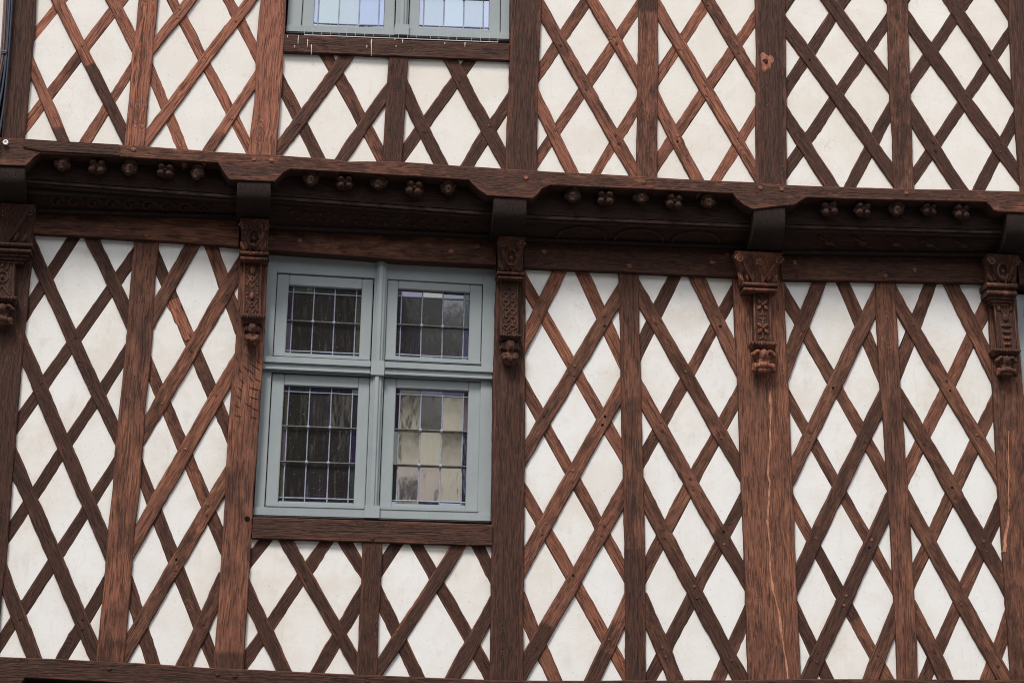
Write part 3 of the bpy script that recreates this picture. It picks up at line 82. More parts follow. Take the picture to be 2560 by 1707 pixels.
IJB = [(-2.631,-1.503,[(-0.215,5.75,5.745),(-0.21,5.571,5.539),(-0.218,5.563,5.531),(-0.22,5.547,5.515),(-0.21,5.549,5.516),(-0.205,5.533,5.5),(-0.185,5.538,5.505),(-0.085,5.452,5.473),(-0.1,5.442,5.463),(-0.095,5.428,5.449),(-0.03,5.439,5.459)]),(-1.337,-0.118,[(-0.215,5.736,5.715),(-0.21,5.546,5.514),(-0.218,5.538,5.506),(-0.22,5.521,5.489),(-0.21,5.523,5.491),(-0.205,5.507,5.474),(-0.185,5.512,5.479),(-0.085,5.424,5.432),(-0.1,5.414,5.422),(-0.095,5.4,5.407),(-0.03,5.406,5.418)]),(0.044,1.318,[(-0.215,5.72,5.719),(-0.21,5.508,5.519),(-0.218,5.501,5.511),(-0.22,5.484,5.494),(-0.21,5.485,5.495),(-0.205,5.469,5.478),(-0.185,5.474,5.484),(-0.085,5.422,5.442),(-0.1,5.411,5.432),(-0.095,5.397,5.417),(-0.03,5.407,5.427)]),(1.48,2.76,[(-0.215,5.723,5.749),(-0.21,5.527,5.557),(-0.218,5.519,5.549),(-0.22,5.502,5.532),(-0.21,5.503,5.534),(-0.205,5.487,5.517),(-0.185,5.492,5.522),(-0.085,5.42,5.467),(-0.1,5.409,5.457),(-0.095,5.395,5.442),(-0.03,5.402,5.45)]),(-3.375,-2.798,[(-0.215,5.776,5.759),(-0.21,5.589,5.576),(-0.218,5.581,5.568),(-0.22,5.565,5.551),(-0.21,5.567,5.553),(-0.205,5.551,5.537),(-0.185,5.556,5.543),(-0.085,5.471,5.457),(-0.1,5.461,5.447),(-0.095,5.447,5.433),(-0.03,5.47,5.455)]),(2.942,4.03,[(-0.215,5.768,5.797),(-0.21,5.567,5.593),(-0.218,5.559,5.585),(-0.22,5.541,5.568),(-0.21,5.543,5.569),(-0.205,5.526,5.552),(-0.185,5.531,5.557),(-0.085,5.479,5.504),(-0.1,5.468,5.494),(-0.095,5.453,5.479),(-0.03,5.459,5.486)])]
HEADS = [(-2.418,5.647,'m'),(-2.238,5.633,'q'),(-2.069,5.642,'m'),(-1.882,5.629,'q'),(-1.715,5.635,'m'),(-1.116,5.629,'m'),(-0.937,5.613,'q'),(-0.755,5.627,'m'),(-0.564,5.602,'q'),(-0.383,5.616,'m'),(0.294,5.611,'m'),(0.473,5.6,'q'),(0.667,5.626,'m'),(0.849,5.601,'q'),(1.038,5.615,'m'),(1.714,5.606,'q'),(1.901,5.609,'q'),(2.093,5.627,'m'),(2.279,5.632,'q'),(2.462,5.628,'q')]
KNOT = (1.376,6.45)
HOLE = (-1.371,3.828)
KNOB = (-2.709,5.721)
STREAKF = [(1.408,4.628),(1.409,4.511),(1.401,4.411),(1.403,4.325),(1.389,4.245),(1.383,4.159),(1.391,4.114),(1.382,4.029),(1.376,3.918),(1.372,3.912),(1.381,3.784),(1.377,3.655),(1.392,3.529),(1.415,3.435),(1.432,3.279),(1.445,3.185),(1.456,3.074)]
STREAKH = [(2.74,4.456),(2.727,4.328),(2.722,4.194),(2.711,4.094),(2.709,3.975),(2.716,4.049),(2.7,3.936),(2.678,3.857),(2.669,3.779)]
CUTS = [(-1.473,4.7,-1.45,4.668),(-1.437,4.656,-1.398,4.618),(-1.405,4.7,-1.369,4.665),(-1.394,4.664,-1.339,4.627),(-1.454,4.629,-1.432,4.61),(-1.446,4.577,-1.42,4.552),(-1.397,4.592,-1.37,4.56),(-1.365,4.58,-1.333,4.565),(-1.453,4.531,-1.427,4.506),(-1.391,4.53,-1.334,4.516),(-1.457,4.485,-1.431,4.466),(-1.391,4.481,-1.341,4.467),(-1.467,4.433,-1.435,4.418),(-1.412,4.445,-1.376,4.423),(-1.373,4.42,-1.335,4.405),(-1.464,4.378,-1.427,4.369),(-1.377,4.371,-1.343,4.363),(-1.363,4.685,-1.334,4.66),(-1.427,4.719,-1.395,4.69),(-1.401,4.631,-1.372,4.606)]
SPIKES = [(-1.182,6.453),(-1.137,6.454),(-1.09,6.455),(-1.042,6.456),(-0.995,6.457),(-0.953,6.458),(-0.905,6.459),(-0.856,6.46),(-0.809,6.461),(-0.719,6.463),(-0.671,6.465),(-0.621,6.466),(-0.574,6.467),(-0.495,6.469),(-0.45,6.47),(-0.399,6.471),(-0.352,6.472),(-0.27,6.474),(-0.221,6.475),(-0.173,6.476),(-0.125,6.477)]
DROPS = [(-0.818,6.442,0.1),(-1.231,6.377,0.012),(-1.214,6.438,0.05),(-1.163,6.42,0.05),(-1.142,6.389,0.06),(-0.842,6.405,0.02),(-0.691,6.454,0.01),(-0.649,6.45,0.02),(-0.418,6.448,0.012),(-0.308,6.457,0.03),(-1.272,6.434,0.012),(-0.684,6.412,0.01)]
CABLES = [[(-2.751,6.718),(-2.74,6.535),(-2.733,6.257),(-2.732,5.982),(-2.74,5.815),(-2.754,5.643)],[(-2.759,6.718),(-2.751,6.535),(-2.744,6.242),(-2.747,6.049),(-2.757,5.912),(-2.771,5.709)],[(-2.77,6.717),(-2.761,6.534),(-2.75,6.242),(-2.761,6.103),(-2.776,5.911)],[(-2.779,6.716),(-2.771,6.533),(-2.761,6.241),(-2.768,6.117),(-2.778,5.945)],[(-2.785,6.716),(-2.779,6.533),(-2.772,6.24),(-2.78,6.116)]]
CLIP = (-2.755,6.231)
PLANK = [(-2.619,5.749),(-2.127,5.746),(-2.119,5.687),(-2.528,5.689)]
ORANGE = [(-1.824,5.001),(-1.719,4.788)]

YJ = -0.28                      # the upper storey overhangs by this much
PR = dict(B=.005, F=.015, stud=.022, post=.026, beam=.030)
col = sc.collection
# ------------------------------------------------------------------ materials
def nodes_of(name):
    m = bpy.data.materials.new(name); m.use_nodes = True
    nt = m.node_tree
    return m, nt, nt.nodes, nt.links, nt.nodes["Principled BSDF"]
def val(n, idx, v): n.inputs[idx].default_value = v
class G:
    def __init__(s, nt): s.nt = nt; s.n = nt.nodes; s.l = nt.links
    def put(s, sock, v):
        if hasattr(v, "links"): s.l.new(v, sock)
        else: sock.default_value = v
    def math(s, op, a, b=0.0, clamp=False):
        n = s.n.new("ShaderNodeMath"); n.operation = op; n.use_clamp = clamp
        s.put(n.inputs[0], a); s.put(n.inputs[1], b); return n.outputs[0]
    def rng(s, v, a, b, c=0.0, d=1.0):
        n = s.n.new("ShaderNodeMapRange"); n.interpolation_type = 'SMOOTHSTEP'
        s.put(n.inputs[0], v); n.inputs[1].default_value = a; n.inputs[2].default_value = b
        s.put(n.inputs[3], c); s.put(n.inputs[4], d); return n.outputs[0]
    def mix(s, f, a, b, mode='MIX'):
        n = s.n.new("ShaderNodeMix"); n.data_type = 'RGBA'; n.blend_type = mode
        s.put(n.inputs[0], f); s.put(n.inputs[6], a); s.put(n.inputs[7], b); return n.outputs[2]
    def noise(s, vec, scale, detail=4, rough=.55):
        mp = s.n.new("ShaderNodeVectorMath"); mp.operation = 'MULTIPLY'; s.l.new(vec, mp.inputs[0]); mp.inputs[1].default_value = scale
        n = s.n.new("ShaderNodeTexNoise"); n.inputs["Scale"].default_value = 1.0
        n.inputs["Detail"].default_value = detail; n.inputs["Roughness"].default_value = rough
        s.l.new(mp.outputs[0], n.inputs["Vector"]); return n.outputs[0]
    def bump(s, h, strength, dist, nrm=None):
        n = s.n.new("ShaderNodeBump"); n.inputs["Strength"].default_value = strength; n.inputs["Distance"].default_value = dist
        s.l.new(h, n.inputs["Height"]); return n.outputs[0]
def perm(axis, a, b):            # long-grain scale a along axis, b across
    return (a, b, b) if axis == 'X' else (b, b, a)
def make_wood(name, axis):
    m, nt, n, l, bsdf = nodes_of(name); g = G(nt)
    tc = n.new("ShaderNodeTexCoord"); oi = n.new("ShaderNodeObjectInfo")
    off = n.new("ShaderNodeVectorMath"); off.operation = 'MULTIPLY_ADD'
    off.inputs[1].default_value = (37.0, 53.0, 71.0)
    cv = n.new("ShaderNodeCombineXYZ")
    for k in range(3): l.new(oi.outputs["Random"], cv.inputs[k])
    l.new(cv.outputs[0], off.inputs[0]); l.new(tc.outputs["Object"], off.inputs[2])
    v0 = off.outputs[0]
    # no two timbers share one grain scale
    gs = n.new("ShaderNodeVectorMath"); gs.operation = 'SCALE'; l.new(v0, gs.inputs[0]); l.new(g.rng(g.math('FRACT', g.math('MULTIPLY', oi.outputs["Random"], 7.31)), 0, 1, .72, 1.35), gs.inputs["Scale"]); v0 = gs.outputs[0]
    # fibres wander a little
    wob = n.new("ShaderNodeTexNoise"); wob.inputs["Scale"].default_value = 3.5; wob.inputs["Detail"].default_value = 2; l.new(v0, wob.inputs["Vector"])
    wv = n.new("ShaderNodeVectorMath"); wv.operation = 'MULTIPLY_ADD'; l.new(wob.outputs["Color"], wv.inputs[0]); wv.inputs[1].default_value = (.03, .03, .03); l.new(v0, wv.inputs[2])
    v = wv.outputs[0]
    fine = g.noise(v, perm(axis, 10, 165), 4, .6)
    fib = g.noise(v, perm(axis, 22, 260), 3, .6)
    patch = g.noise(v, perm(axis, 6.5, 17), 6, .7)
    big = g.noise(v, perm(axis, 1.6, 5), 3, .5)
    crk = g.noise(v, perm(axis, 8, 180), 3, .55)
    lng = g.noise(v, perm(axis, 1.6, 48), 3, .5)
    crack = g.math('MAXIMUM', g.rng(crk, .55, .64), g.rng(lng, .655, .69))
    km = n.new("ShaderNodeVectorMath"); km.operation = 'MULTIPLY'; l.new(v, km.inputs[0]); km.inputs[1].default_value = perm(axis, 3.2, 9.5)
    vo = n.new("ShaderNodeTexVoronoi"); vo.inputs["Scale"].default_value = 1.0; l.new(km.outputs[0], vo.inputs["Vector"])
    kc = n.new("ShaderNodeSeparateColor"); l.new(vo.outputs["Color"], kc.inputs[0])
    knot = g.math('MULTIPLY', g.rng(g.math('ADD', vo.outputs["Distance"], g.math('MULTIPLY', g.math('SUBTRACT', fine, .5), .12)), .16, .06), g.rng(kc.outputs[0], .60, .62))
    ring = g.math('MULTIPLY', g.math('MULTIPLY', g.rng(vo.outputs["Distance"], .34, .2), g.rng(g.math('SINE', g.math('MULTIPLY', vo.outputs["Distance"], 95.0)), .2, .9)), g.rng(kc.outputs[0], .60, .62))
    crack = g.math('MAXIMUM', g.math('MAXIMUM', crack, g.math('MULTIPLY', knot, .8)), g.math('MULTIPLY', ring, .6))
    sep = n.new("ShaderNodeSeparateColor"); l.new(oi.outputs["Color"], sep.inputs[0])
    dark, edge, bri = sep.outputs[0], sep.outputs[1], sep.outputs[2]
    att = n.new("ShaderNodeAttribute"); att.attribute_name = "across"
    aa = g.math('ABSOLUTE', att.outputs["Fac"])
    so = n.new('ShaderNodeAttribute'); so.attribute_name = 'soot'
    warm = g.mix(g.rng(fine, .36, .64), (.13, .046, .027, 1), (.335, .127, .074, 1))
    warm = g.mix(g.rng(big, .35, .65), warm, g.mix(.5, warm, (.20, .080, .054, 1)))
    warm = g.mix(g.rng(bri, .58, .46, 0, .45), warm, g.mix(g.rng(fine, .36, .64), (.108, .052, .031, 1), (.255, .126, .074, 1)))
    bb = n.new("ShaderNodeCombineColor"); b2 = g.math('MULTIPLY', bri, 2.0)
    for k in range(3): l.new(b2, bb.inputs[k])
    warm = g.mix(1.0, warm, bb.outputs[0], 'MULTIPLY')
    s = g.math('ADD', g.math('ADD', g.math('MULTIPLY', g.math('ADD', patch, .22), .80), g.math('MULTIPLY', fine, .45)), g.math('MULTIPLY', g.math('ADD', dark, so.outputs['Fac']), .9))
    s = g.math('ADD', s, g.math('MULTIPLY', big, .35))
    dm = g.rng(s, 1.14, 1.42)
    darkc = g.mix(g.rng(fib, .35, .65), (.026, .0118, .0085, 1), (.070, .029, .0185, 1))
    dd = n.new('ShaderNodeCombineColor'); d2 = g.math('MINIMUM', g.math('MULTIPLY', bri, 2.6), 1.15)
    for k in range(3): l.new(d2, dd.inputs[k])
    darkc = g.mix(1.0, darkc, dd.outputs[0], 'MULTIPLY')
    c = g.mix(g.math('MULTIPLY', dm, .93), warm, darkc)
    em = g.math('MULTIPLY', g.rng(g.math('ADD', aa, g.math('MULTIPLY', g.math('SUBTRACT', patch, .5), 1.3)), .72, 1.02), edge)
    c = g.mix(em, c, g.mix(g.rng(fine, .3, .7), (.14, .048, .028, 1), (.25, .092, .052, 1)))
    c = g.mix(g.math('MULTIPLY', crack, .60), c, (.024, .013, .011, 1))
    c = g.mix(g.math('MULTIPLY', g.rng(fib, .55, .75), .14), c, g.mix(.5, c, (.30, .17, .12, 1)))
    c = g.mix(g.math('MULTIPLY', g.rng(g.math('ADD', aa, g.math('MULTIPLY', g.math('SUBTRACT', fine, .5), .1)), .955, .99), .7), c, (.030, .016, .012, 1))   # contact shadow and joint grime painted dark on the timber's side faces
    l.new(c, bsdf.inputs["Base Color"])
    bsdf.inputs["Roughness"].default_value = .78
    bsdf.inputs["Specular IOR Level"].default_value = .28
    h = g.math('SUBTRACT', g.math('ADD', g.math('MULTIPLY', fine, .8), g.math('MULTIPLY', fib, .5)), g.math('MULTIPLY', crack, .9))
    l.new(g.bump(h, .75, .006), bsdf.inputs["Normal"])
    return m
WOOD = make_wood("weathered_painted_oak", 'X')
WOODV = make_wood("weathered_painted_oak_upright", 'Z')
def make_plaster():
    m, nt, n, l, bsdf = nodes_of("limewashed_plaster"); g = G(nt)
    tc = n.new("ShaderNodeTexCoord"); v = tc.outputs["Object"]
    a = g.noise(v, (2.6, 2.6, 2.6), 5, .6); b = g.noise(v, (9, 9, 7), 5, .6); f = g.noise(v, (70, 70, 70), 4, .6)
    w = g.noise(v, (1.1, 1.1, .8), 2, .5)
    att = n.new("ShaderNodeAttribute"); att.attribute_name = "rim"
    oi = n.new("ShaderNodeObjectInfo"); geo = n.new("ShaderNodeNewGeometry"); wpos = geo.outputs["Position"]
    sx = n.new("ShaderNodeSeparateXYZ"); l.new(wpos, sx.inputs[0])
    a = g.noise(wpos, (3.1, 3.1, 3.1), 5, .65); b = g.noise(wpos, (12, 12, 9), 5, .65); w = g.noise(wpos, (.9, .9, .7), 3, .5)
    run = g.noise(wpos, (38, 38, 3.5), 4, .6)
    c = g.mix(g.rng(oi.outputs["Random"], 0, 1), (.82, .81, .79, 1), (.80, .775, .735, 1))
    c = g.mix(g.math('MULTIPLY', g.rng(a, .42, .66), .8), c, (.73, .675, .605, 1))
    c = g.mix(g.math('MULTIPLY', g.rng(b, .52, .72), .55), c, (.66, .625, .575, 1))
    c = g.mix(g.math('MULTIPLY', g.rng(w, .45, .62), .5), c, (.82, .82, .815, 1))
    c = g.mix(g.math('MULTIPLY', g.rng(run, .58, .76), .28), c, (.60, .54, .47, 1))
    hi = g.math('MULTIPLY', g.rng(sx.outputs[2], 5.4, 5.75), .35)
    c = g.mix(hi, c, (.80, .735, .65, 1))                       # the upper storey's limewash is creamier
    c = g.mix(g.math('MULTIPLY', g.rng(f, .62, .72), .45), c, (.50, .45, .40, 1))
    dv = n.new("ShaderNodeVectorMath"); dv.operation = 'MULTIPLY_ADD'; dn = n.new("ShaderNodeTexNoise"); dn.inputs["Scale"].default_value = 7; dn.inputs["Detail"].default_value = 4; l.new(wpos, dn.inputs["Vector"])
    l.new(dn.outputs["Color"], dv.inputs[0]); dv.inputs[1].default_value = (.22, .22, .22); l.new(wpos, dv.inputs[2])
    cv = n.new("ShaderNodeTexVoronoi"); cv.feature = 'DISTANCE_TO_EDGE'; cv.inputs["Scale"].default_value = 4.2; l.new(dv.outputs[0], cv.inputs["Vector"])
    ck = g.math('MULTIPLY', g.rng(cv.outputs["Distance"], .011, .003), g.rng(g.noise(wpos, (1.7, 1.7, 1.7), 2, .5), .52, .6))
    c = g.mix(g.math('MULTIPLY', ck, .2), c, (.42, .36, .30, 1))
    rim = g.math('MULTIPLY', g.rng(g.math('ADD', att.outputs["Fac"], g.math('MULTIPLY', g.math('SUBTRACT', b, .5), 2.0)), .42, 1.05), .72)
    c = g.mix(rim, c, (.60, .42, .32, 1))
    l.new(c, bsdf.inputs["Base Color"]); bsdf.inputs["Roughness"].default_value = .9
    bsdf.inputs["Specular IOR Level"].default_value = .15
    h = g.math('ADD', g.math('MULTIPLY', a, 2.2), g.math('ADD', g.math('MULTIPLY', b, .9), g.math('MULTIPLY', f, .22)))
    l.new(g.bump(h, .30, .005), bsdf.inputs["Normal"])
    return m
PLASTER = make_plaster()
def plain(name, colr, rough=.6, spec=.3, metal=0.0, var=.12, scale=14, bump=.15, dist=.002):
    m, nt, n, l, bsdf = nodes_of(name); g = G(nt)
    tc = n.new("ShaderNodeTexCoord"); a = g.noise(tc.outputs["Object"], (scale,) * 3, 5, .6); f = g.noise(tc.outputs["Object"], (scale * 9,) * 3, 3, .6)
    lo = tuple(x * (1 - var) for x in colr) + (1,); hi = tuple(min(1, x * (1 + var)) for x in colr) + (1,)
    l.new(g.mix(g.rng(a, .3, .7), lo, hi), bsdf.inputs["Base Color"])
    bsdf.inputs["Roughness"].default_value = rough; bsdf.inputs["Specular IOR Level"].default_value = spec; bsdf.inputs["Metallic"].default_value = metal
    l.new(g.bump(g.math('ADD', a, g.math('MULTIPLY', f, .4)), bump, dist), bsdf.inputs["Normal"])
    return m
def make_paint():
    m, nt, n, l, bsdf = nodes_of("grey_blue_window_paint"); g = G(nt)
    tc = n.new("ShaderNodeTexCoord"); v = tc.outputs["Object"]
    a = g.noise(v, (3, 3, 3), 5, .6); st = g.noise(v, (40, 40, 3), 4, .6); f = g.noise(v, (60, 60, 60), 3, .6)
    c = g.mix(g.rng(a, .3, .7), (.280, .318, .332, 1), (.325, .358, .368, 1))
    c = g.mix(g.math('MULTIPLY', g.rng(st, .55, .75), .35), c, (.36, .40, .39, 1))
    c = g.mix(g.math('MULTIPLY', g.rng(f, .66, .74), .5), c, (.16, .18, .17, 1))
    l.new(c, bsdf.inputs["Base Color"]); bsdf.inputs["Roughness"].default_value = .5; bsdf.inputs["Specular IOR Level"].default_value = .35
    l.new(g.bump(g.math('ADD', st, g.math('MULTIPLY', f, .3)), .25, .0015), bsdf.inputs["Normal"])
    return m
PAINT = make_paint()
LEAD = plain("lead_came", (.27, .29, .37), .5, .4, .0, .2, 30, .3, .001)
IRON = plain("dull_iron_bar", (.10, .09, .08), .6, .4, 0, .3, 40)
CORE = plain("dark_wall_core", (.03, .022, .018), .95, .1)
BLACK = plain("black_hollow", (.012, .009, .008), .95, .05)
RAW = plain("bare_split_wood", (.40, .185, .115), .8, .2, 0, .3, 30, .5, .003)
KNOTM = plain("pinkish_knot_wood", (.31, .125, .085), .85, .2, 0, .4, 45, .7, .004)
CUT = plain("dark_tool_cut", (.055, .025, .019), .9, .1)
WHITE = plain("white_plastic", (.78, .78, .76), .45, .4)
SPIKEM = plain("pale_spike_wire", (.62, .62, .62), .4, .5, .3)
DROP = plain("chalky_dropping", (.72, .70, .66), .9, .1, 0, .1, 60, .6, .002)
CABLES_M = [plain("navy_cable", (.030, .038, .060), .45, .4), plain("slate_cable", (.045, .055, .08), .45, .4), plain("red_brown_cable", (.17, .07, .05), .5, .4), plain("grey_cable", (.11, .11, .12), .5, .4)]
def make_glass():
    m, nt, n, l, bsdf = nodes_of("old_leaded_glass"); g = G(nt)
    tc = n.new("ShaderNodeTexCoord"); oi = n.new("ShaderNodeObjectInfo")
    off = n.new("ShaderNodeVectorMath"); off.operation = 'MULTIPLY_ADD'; cv = n.new("ShaderNodeCombineXYZ")
    for k in range(3): l.new(oi.outputs["Random"], cv.inputs[k])
    off.inputs[1].default_value = (17, 31, 23); l.new(cv.outputs[0], off.inputs[0]); l.new(tc.outputs["Object"], off.inputs[2]); v = off.outputs[0]
    w = g.noise(v, (9, 9, 4), 3, .5); w2 = g.noise(v, (34, 34, 16), 2, .5); dirt = g.noise(v, (150, 150, 120), 3, .6); st = g.noise(v, (60, 60, 7), 3, .55)
    nrm = g.bump(g.math('ADD', w, g.math('MULTIPLY', w2, .05)), .30, .0030)
    c = g.mix(g.rng(dirt, .66, .72), oi.outputs["Color"], (.35, .34, .31, 1))
    c = g.mix(g.math('MULTIPLY', g.rng(st, .5, .75), .18), c, (.30, .29, .25, 1))
    l.new(c, bsdf.inputs["Base Color"]); bsdf.inputs["Roughness"].default_value = .35; bsdf.inputs["Specular IOR Level"].default_value = .2
    gl = n.new("ShaderNodeBsdfGlossy"); gl.inputs["Roughness"].default_value = .055
    l.new(nrm, gl.inputs["Normal"])
    tint = g.mix(.72, (.92, .94, 1, 1), g.mix(1.0, oi.outputs["Color"], (6, 6, 6, 1), 'MULTIPLY')); l.new(tint, gl.inputs["Color"])
    ms = n.new("ShaderNodeMixShader"); l.new(oi.outputs["Alpha"], ms.inputs[0]); l.new(bsdf.outputs[0], ms.inputs[1]); l.new(gl.outputs[0], ms.inputs[2])
    l.new(ms.outputs[0], n["Material Output"].inputs["Surface"])
    return m
GLASS = make_glass()
# ------------------------------------------------------------------ mesh helpers
class MB:
    def __init__(s): s.v = []; s.f = []
    def add(s, vs, fs):
        k = len(s.v); s.v += [tuple(q) for q in vs]; s.f += [tuple(i + k for i in q) for q in fs]
    def box(s, a, b, rot=None):
        x0, y0, z0 = a; x1, y1, z1 = b
        vs = [(x0, y0, z0), (x1, y0, z0), (x1, y1, z0), (x0, y1, z0), (x0, y0, z1), (x1, y0, z1), (x1, y1, z1), (x0, y1, z1)]
        if rot:
            c = Vector(((x0 + x1) / 2, (y0 + y1) / 2, (z0 + z1) / 2)); R = Matrix.Rotation(rot, 3, 'Y')
            vs = [tuple(R @ (Vector(q) - c) + c) for q in vs]
        s.add(vs, [(0, 3, 2, 1), (4, 5, 6, 7), (0, 1, 5, 4), (1, 2, 6, 5), (2, 3, 7, 6), (3, 0, 4, 7)])
    def ell(s, c, r, nu=10, nv=7, rot=0.0):
        R = Matrix.Rotation(rot, 3, 'Y'); vs = []; fs = []
        for j in range(1, nv):
            t = math.pi * j / nv
            for i in range(nu):
                p = 2 * math.pi * i / nu
                q = R @ Vector((r[0] * math.sin(t) * math.cos(p), r[1] * math.sin(t) * math.sin(p), r[2] * math.cos(t)))
                vs.append((c[0] + q.x, c[1] + q.y, c[2] + q.z))
        for sgn in (1, -1):
            q = R @ Vector((0, 0, sgn * r[2])); vs.append((c[0] + q.x, c[1] + q.y, c[2] + q.z))
        top, bot = len(vs) - 2, len(vs) - 1
        for j in range(nv - 2):
            for i in range(nu):
                a = j * nu + i; b = j * nu + (i + 1) % nu
                fs.append((a, a + nu, b + nu, b))
        for i in range(nu):
            fs.append((top, i, (i + 1) % nu)); a = (nv - 2) * nu
            fs.append((bot, a + (i + 1) % nu, a + i))
        s.add(vs, fs)
    def tube(s, pts, r, n=6, closed=False):
        pts = [Vector(p) for p in pts]; vs = []; fs = []; N = len(pts)
        for i, p in enumerate(pts):
            a = pts[(i - 1) % N] if closed or i > 0 else p; b = pts[(i + 1) % N] if closed or i < N - 1 else p
            d = (b - a).normalized(); up = Vector((0, 1, 0)) if abs(d.y) < .9 else Vector((1, 0, 0))
            x = d.cross(up).normalized(); y = d.cross(x)
            rr = r[i] if isinstance(r, (list, tuple)) else r
            for k in range(n):
                t = 2 * math.pi * k / n; q = p + x * math.cos(t) * rr + y * math.sin(t) * rr; vs.append(tuple(q))
        for i in range(N if closed else N - 1):
            for k in range(n):
                a = i * n + k; b = i * n + (k + 1) % n; c = ((i + 1) % N) * n + (k + 1) % n; d = ((i + 1) % N) * n + k
                fs.append((a, b, c, d))
        if not closed:
            fs.append(tuple(range(n))[::-1]); fs.append(tuple((N - 1) * n + k for k in range(n)))
        s.add(vs, fs)
    def loft(s, secs):           # secs: list of rings (same count), ends capped
        n = len(secs[0]); k = len(s.v); vs = [p for r in secs for p in r]; fs = []
        for i in range(len(secs) - 1):
            for j in range(n):
                fs.append((i * n + j, i * n + (j + 1) % n, (i + 1) * n + (j + 1) % n, (i + 1) * n + j))
        fs.append(tuple(range(n))[::-1]); fs.append(tuple((len(secs) - 1) * n + j for j in range(n)))
        s.add(vs, fs)
    def mesh(s, name, bevel=0.0, seg=1, smooth=None, origin=None, remesh=0.0):
        me = bpy.data.meshes.new(name)
        if origin is None:
            xs = list(zip(*s.v)); origin = tuple((min(a) + max(a)) / 2 for a in xs)
        me.from_pydata([(p[0] - origin[0], p[1] - origin[1], p[2] - origin[2]) for p in s.v], [], s.f)
        bm = bmesh.new(); bm.from_mesh(me)
        bmesh.ops.recalc_face_normals(bm, faces=bm.faces)
        if bevel: bmesh.ops.bevel(bm, geom=list(bm.edges), offset=bevel, segments=seg, affect='EDGES', clamp_overlap=True)
        bm.to_mesh(me); bm.free()
        if remesh:
            t = bpy.data.objects.new("tmp", me); col.objects.link(t)
            md = t.modifiers.new("r", 'REMESH'); md.mode = 'VOXEL'; md.voxel_size = remesh; md.use_smooth_shade = True
            sm = t.modifiers.new("s", 'SMOOTH'); sm.factor = .5; sm.iterations = 2
            dg = bpy.context.evaluated_depsgraph_get(); me2 = bpy.data.meshes.new_from_object(t.evaluated_get(dg)); me2.name = name
            bpy.data.objects.remove(t); me = me2
        if smooth is not None:
            me.shade_smooth()
            me.set_sharp_from_angle(angle=math.radians(smooth))
        return me, origin
def link(name, me, mat, parent=None, loc=(0, 0, 0), color=None):
    o = bpy.data.objects.new(name, me); col.objects.link(o)
    o.location = loc
    if mat and not me.materials: me.materials.append(mat)
    if parent: o.parent = parent
    if color: o.color = color
    return o
def part(name, mb, mat, parent, color=None, bevel=0.0, seg=1, smooth=None, remesh=0.0, label=None):
    me, org = mb.mesh(name, bevel, seg, smooth, None, remesh)
    p = org
    if parent is not None: p = tuple(org[k] - parent.matrix_basis.translation[k] for k in range(3)) if parent.parent else org
    o = link(name, me, mat, parent, p, color)
    if label: o["label"] = label
    return o
def tag(o, label, cat, group=None):
    o["label"] = label; o["category"] = cat
    if group: o["group"] = group
def jit(v, a): return max(0.0, min(1.0, v + random.uniform(-a, a)))
# ------------------------------------------------------------------ the street (below the frame) and the house
gm = plain("paving_stone", (.09, .085, .08), .9, .2, 0, .25, 3, .5, .01)
b = MB(); b.add([(-300, -300, 0), (300, -300, 0), (300, 300, 0), (-300, 300, 0)], [(0, 1, 2, 3)])
st = part("street", b, gm, None); st["kind"] = "structure"
house = bpy.data.objects.new("half_timbered_house", None); col.objects.link(house)
tag(house, "old half-timbered house front with red-brown lattice bracing, white plaster infill and a carved jetty", "house")
# core behind everything
b = MB(); b.box((-3.6, YJ + .10, 5.50), (3.9, .6, 8.0)); b.box((-3.6, .17, 2.7), (3.9, .6, 5.498))
part("wall_core", b, CORE, house)
b = MB(); b.box((-3.6, .10, 0.0), (3.9, .6, 2.698)); part("ground_floor_wall", b, PLASTER, house)
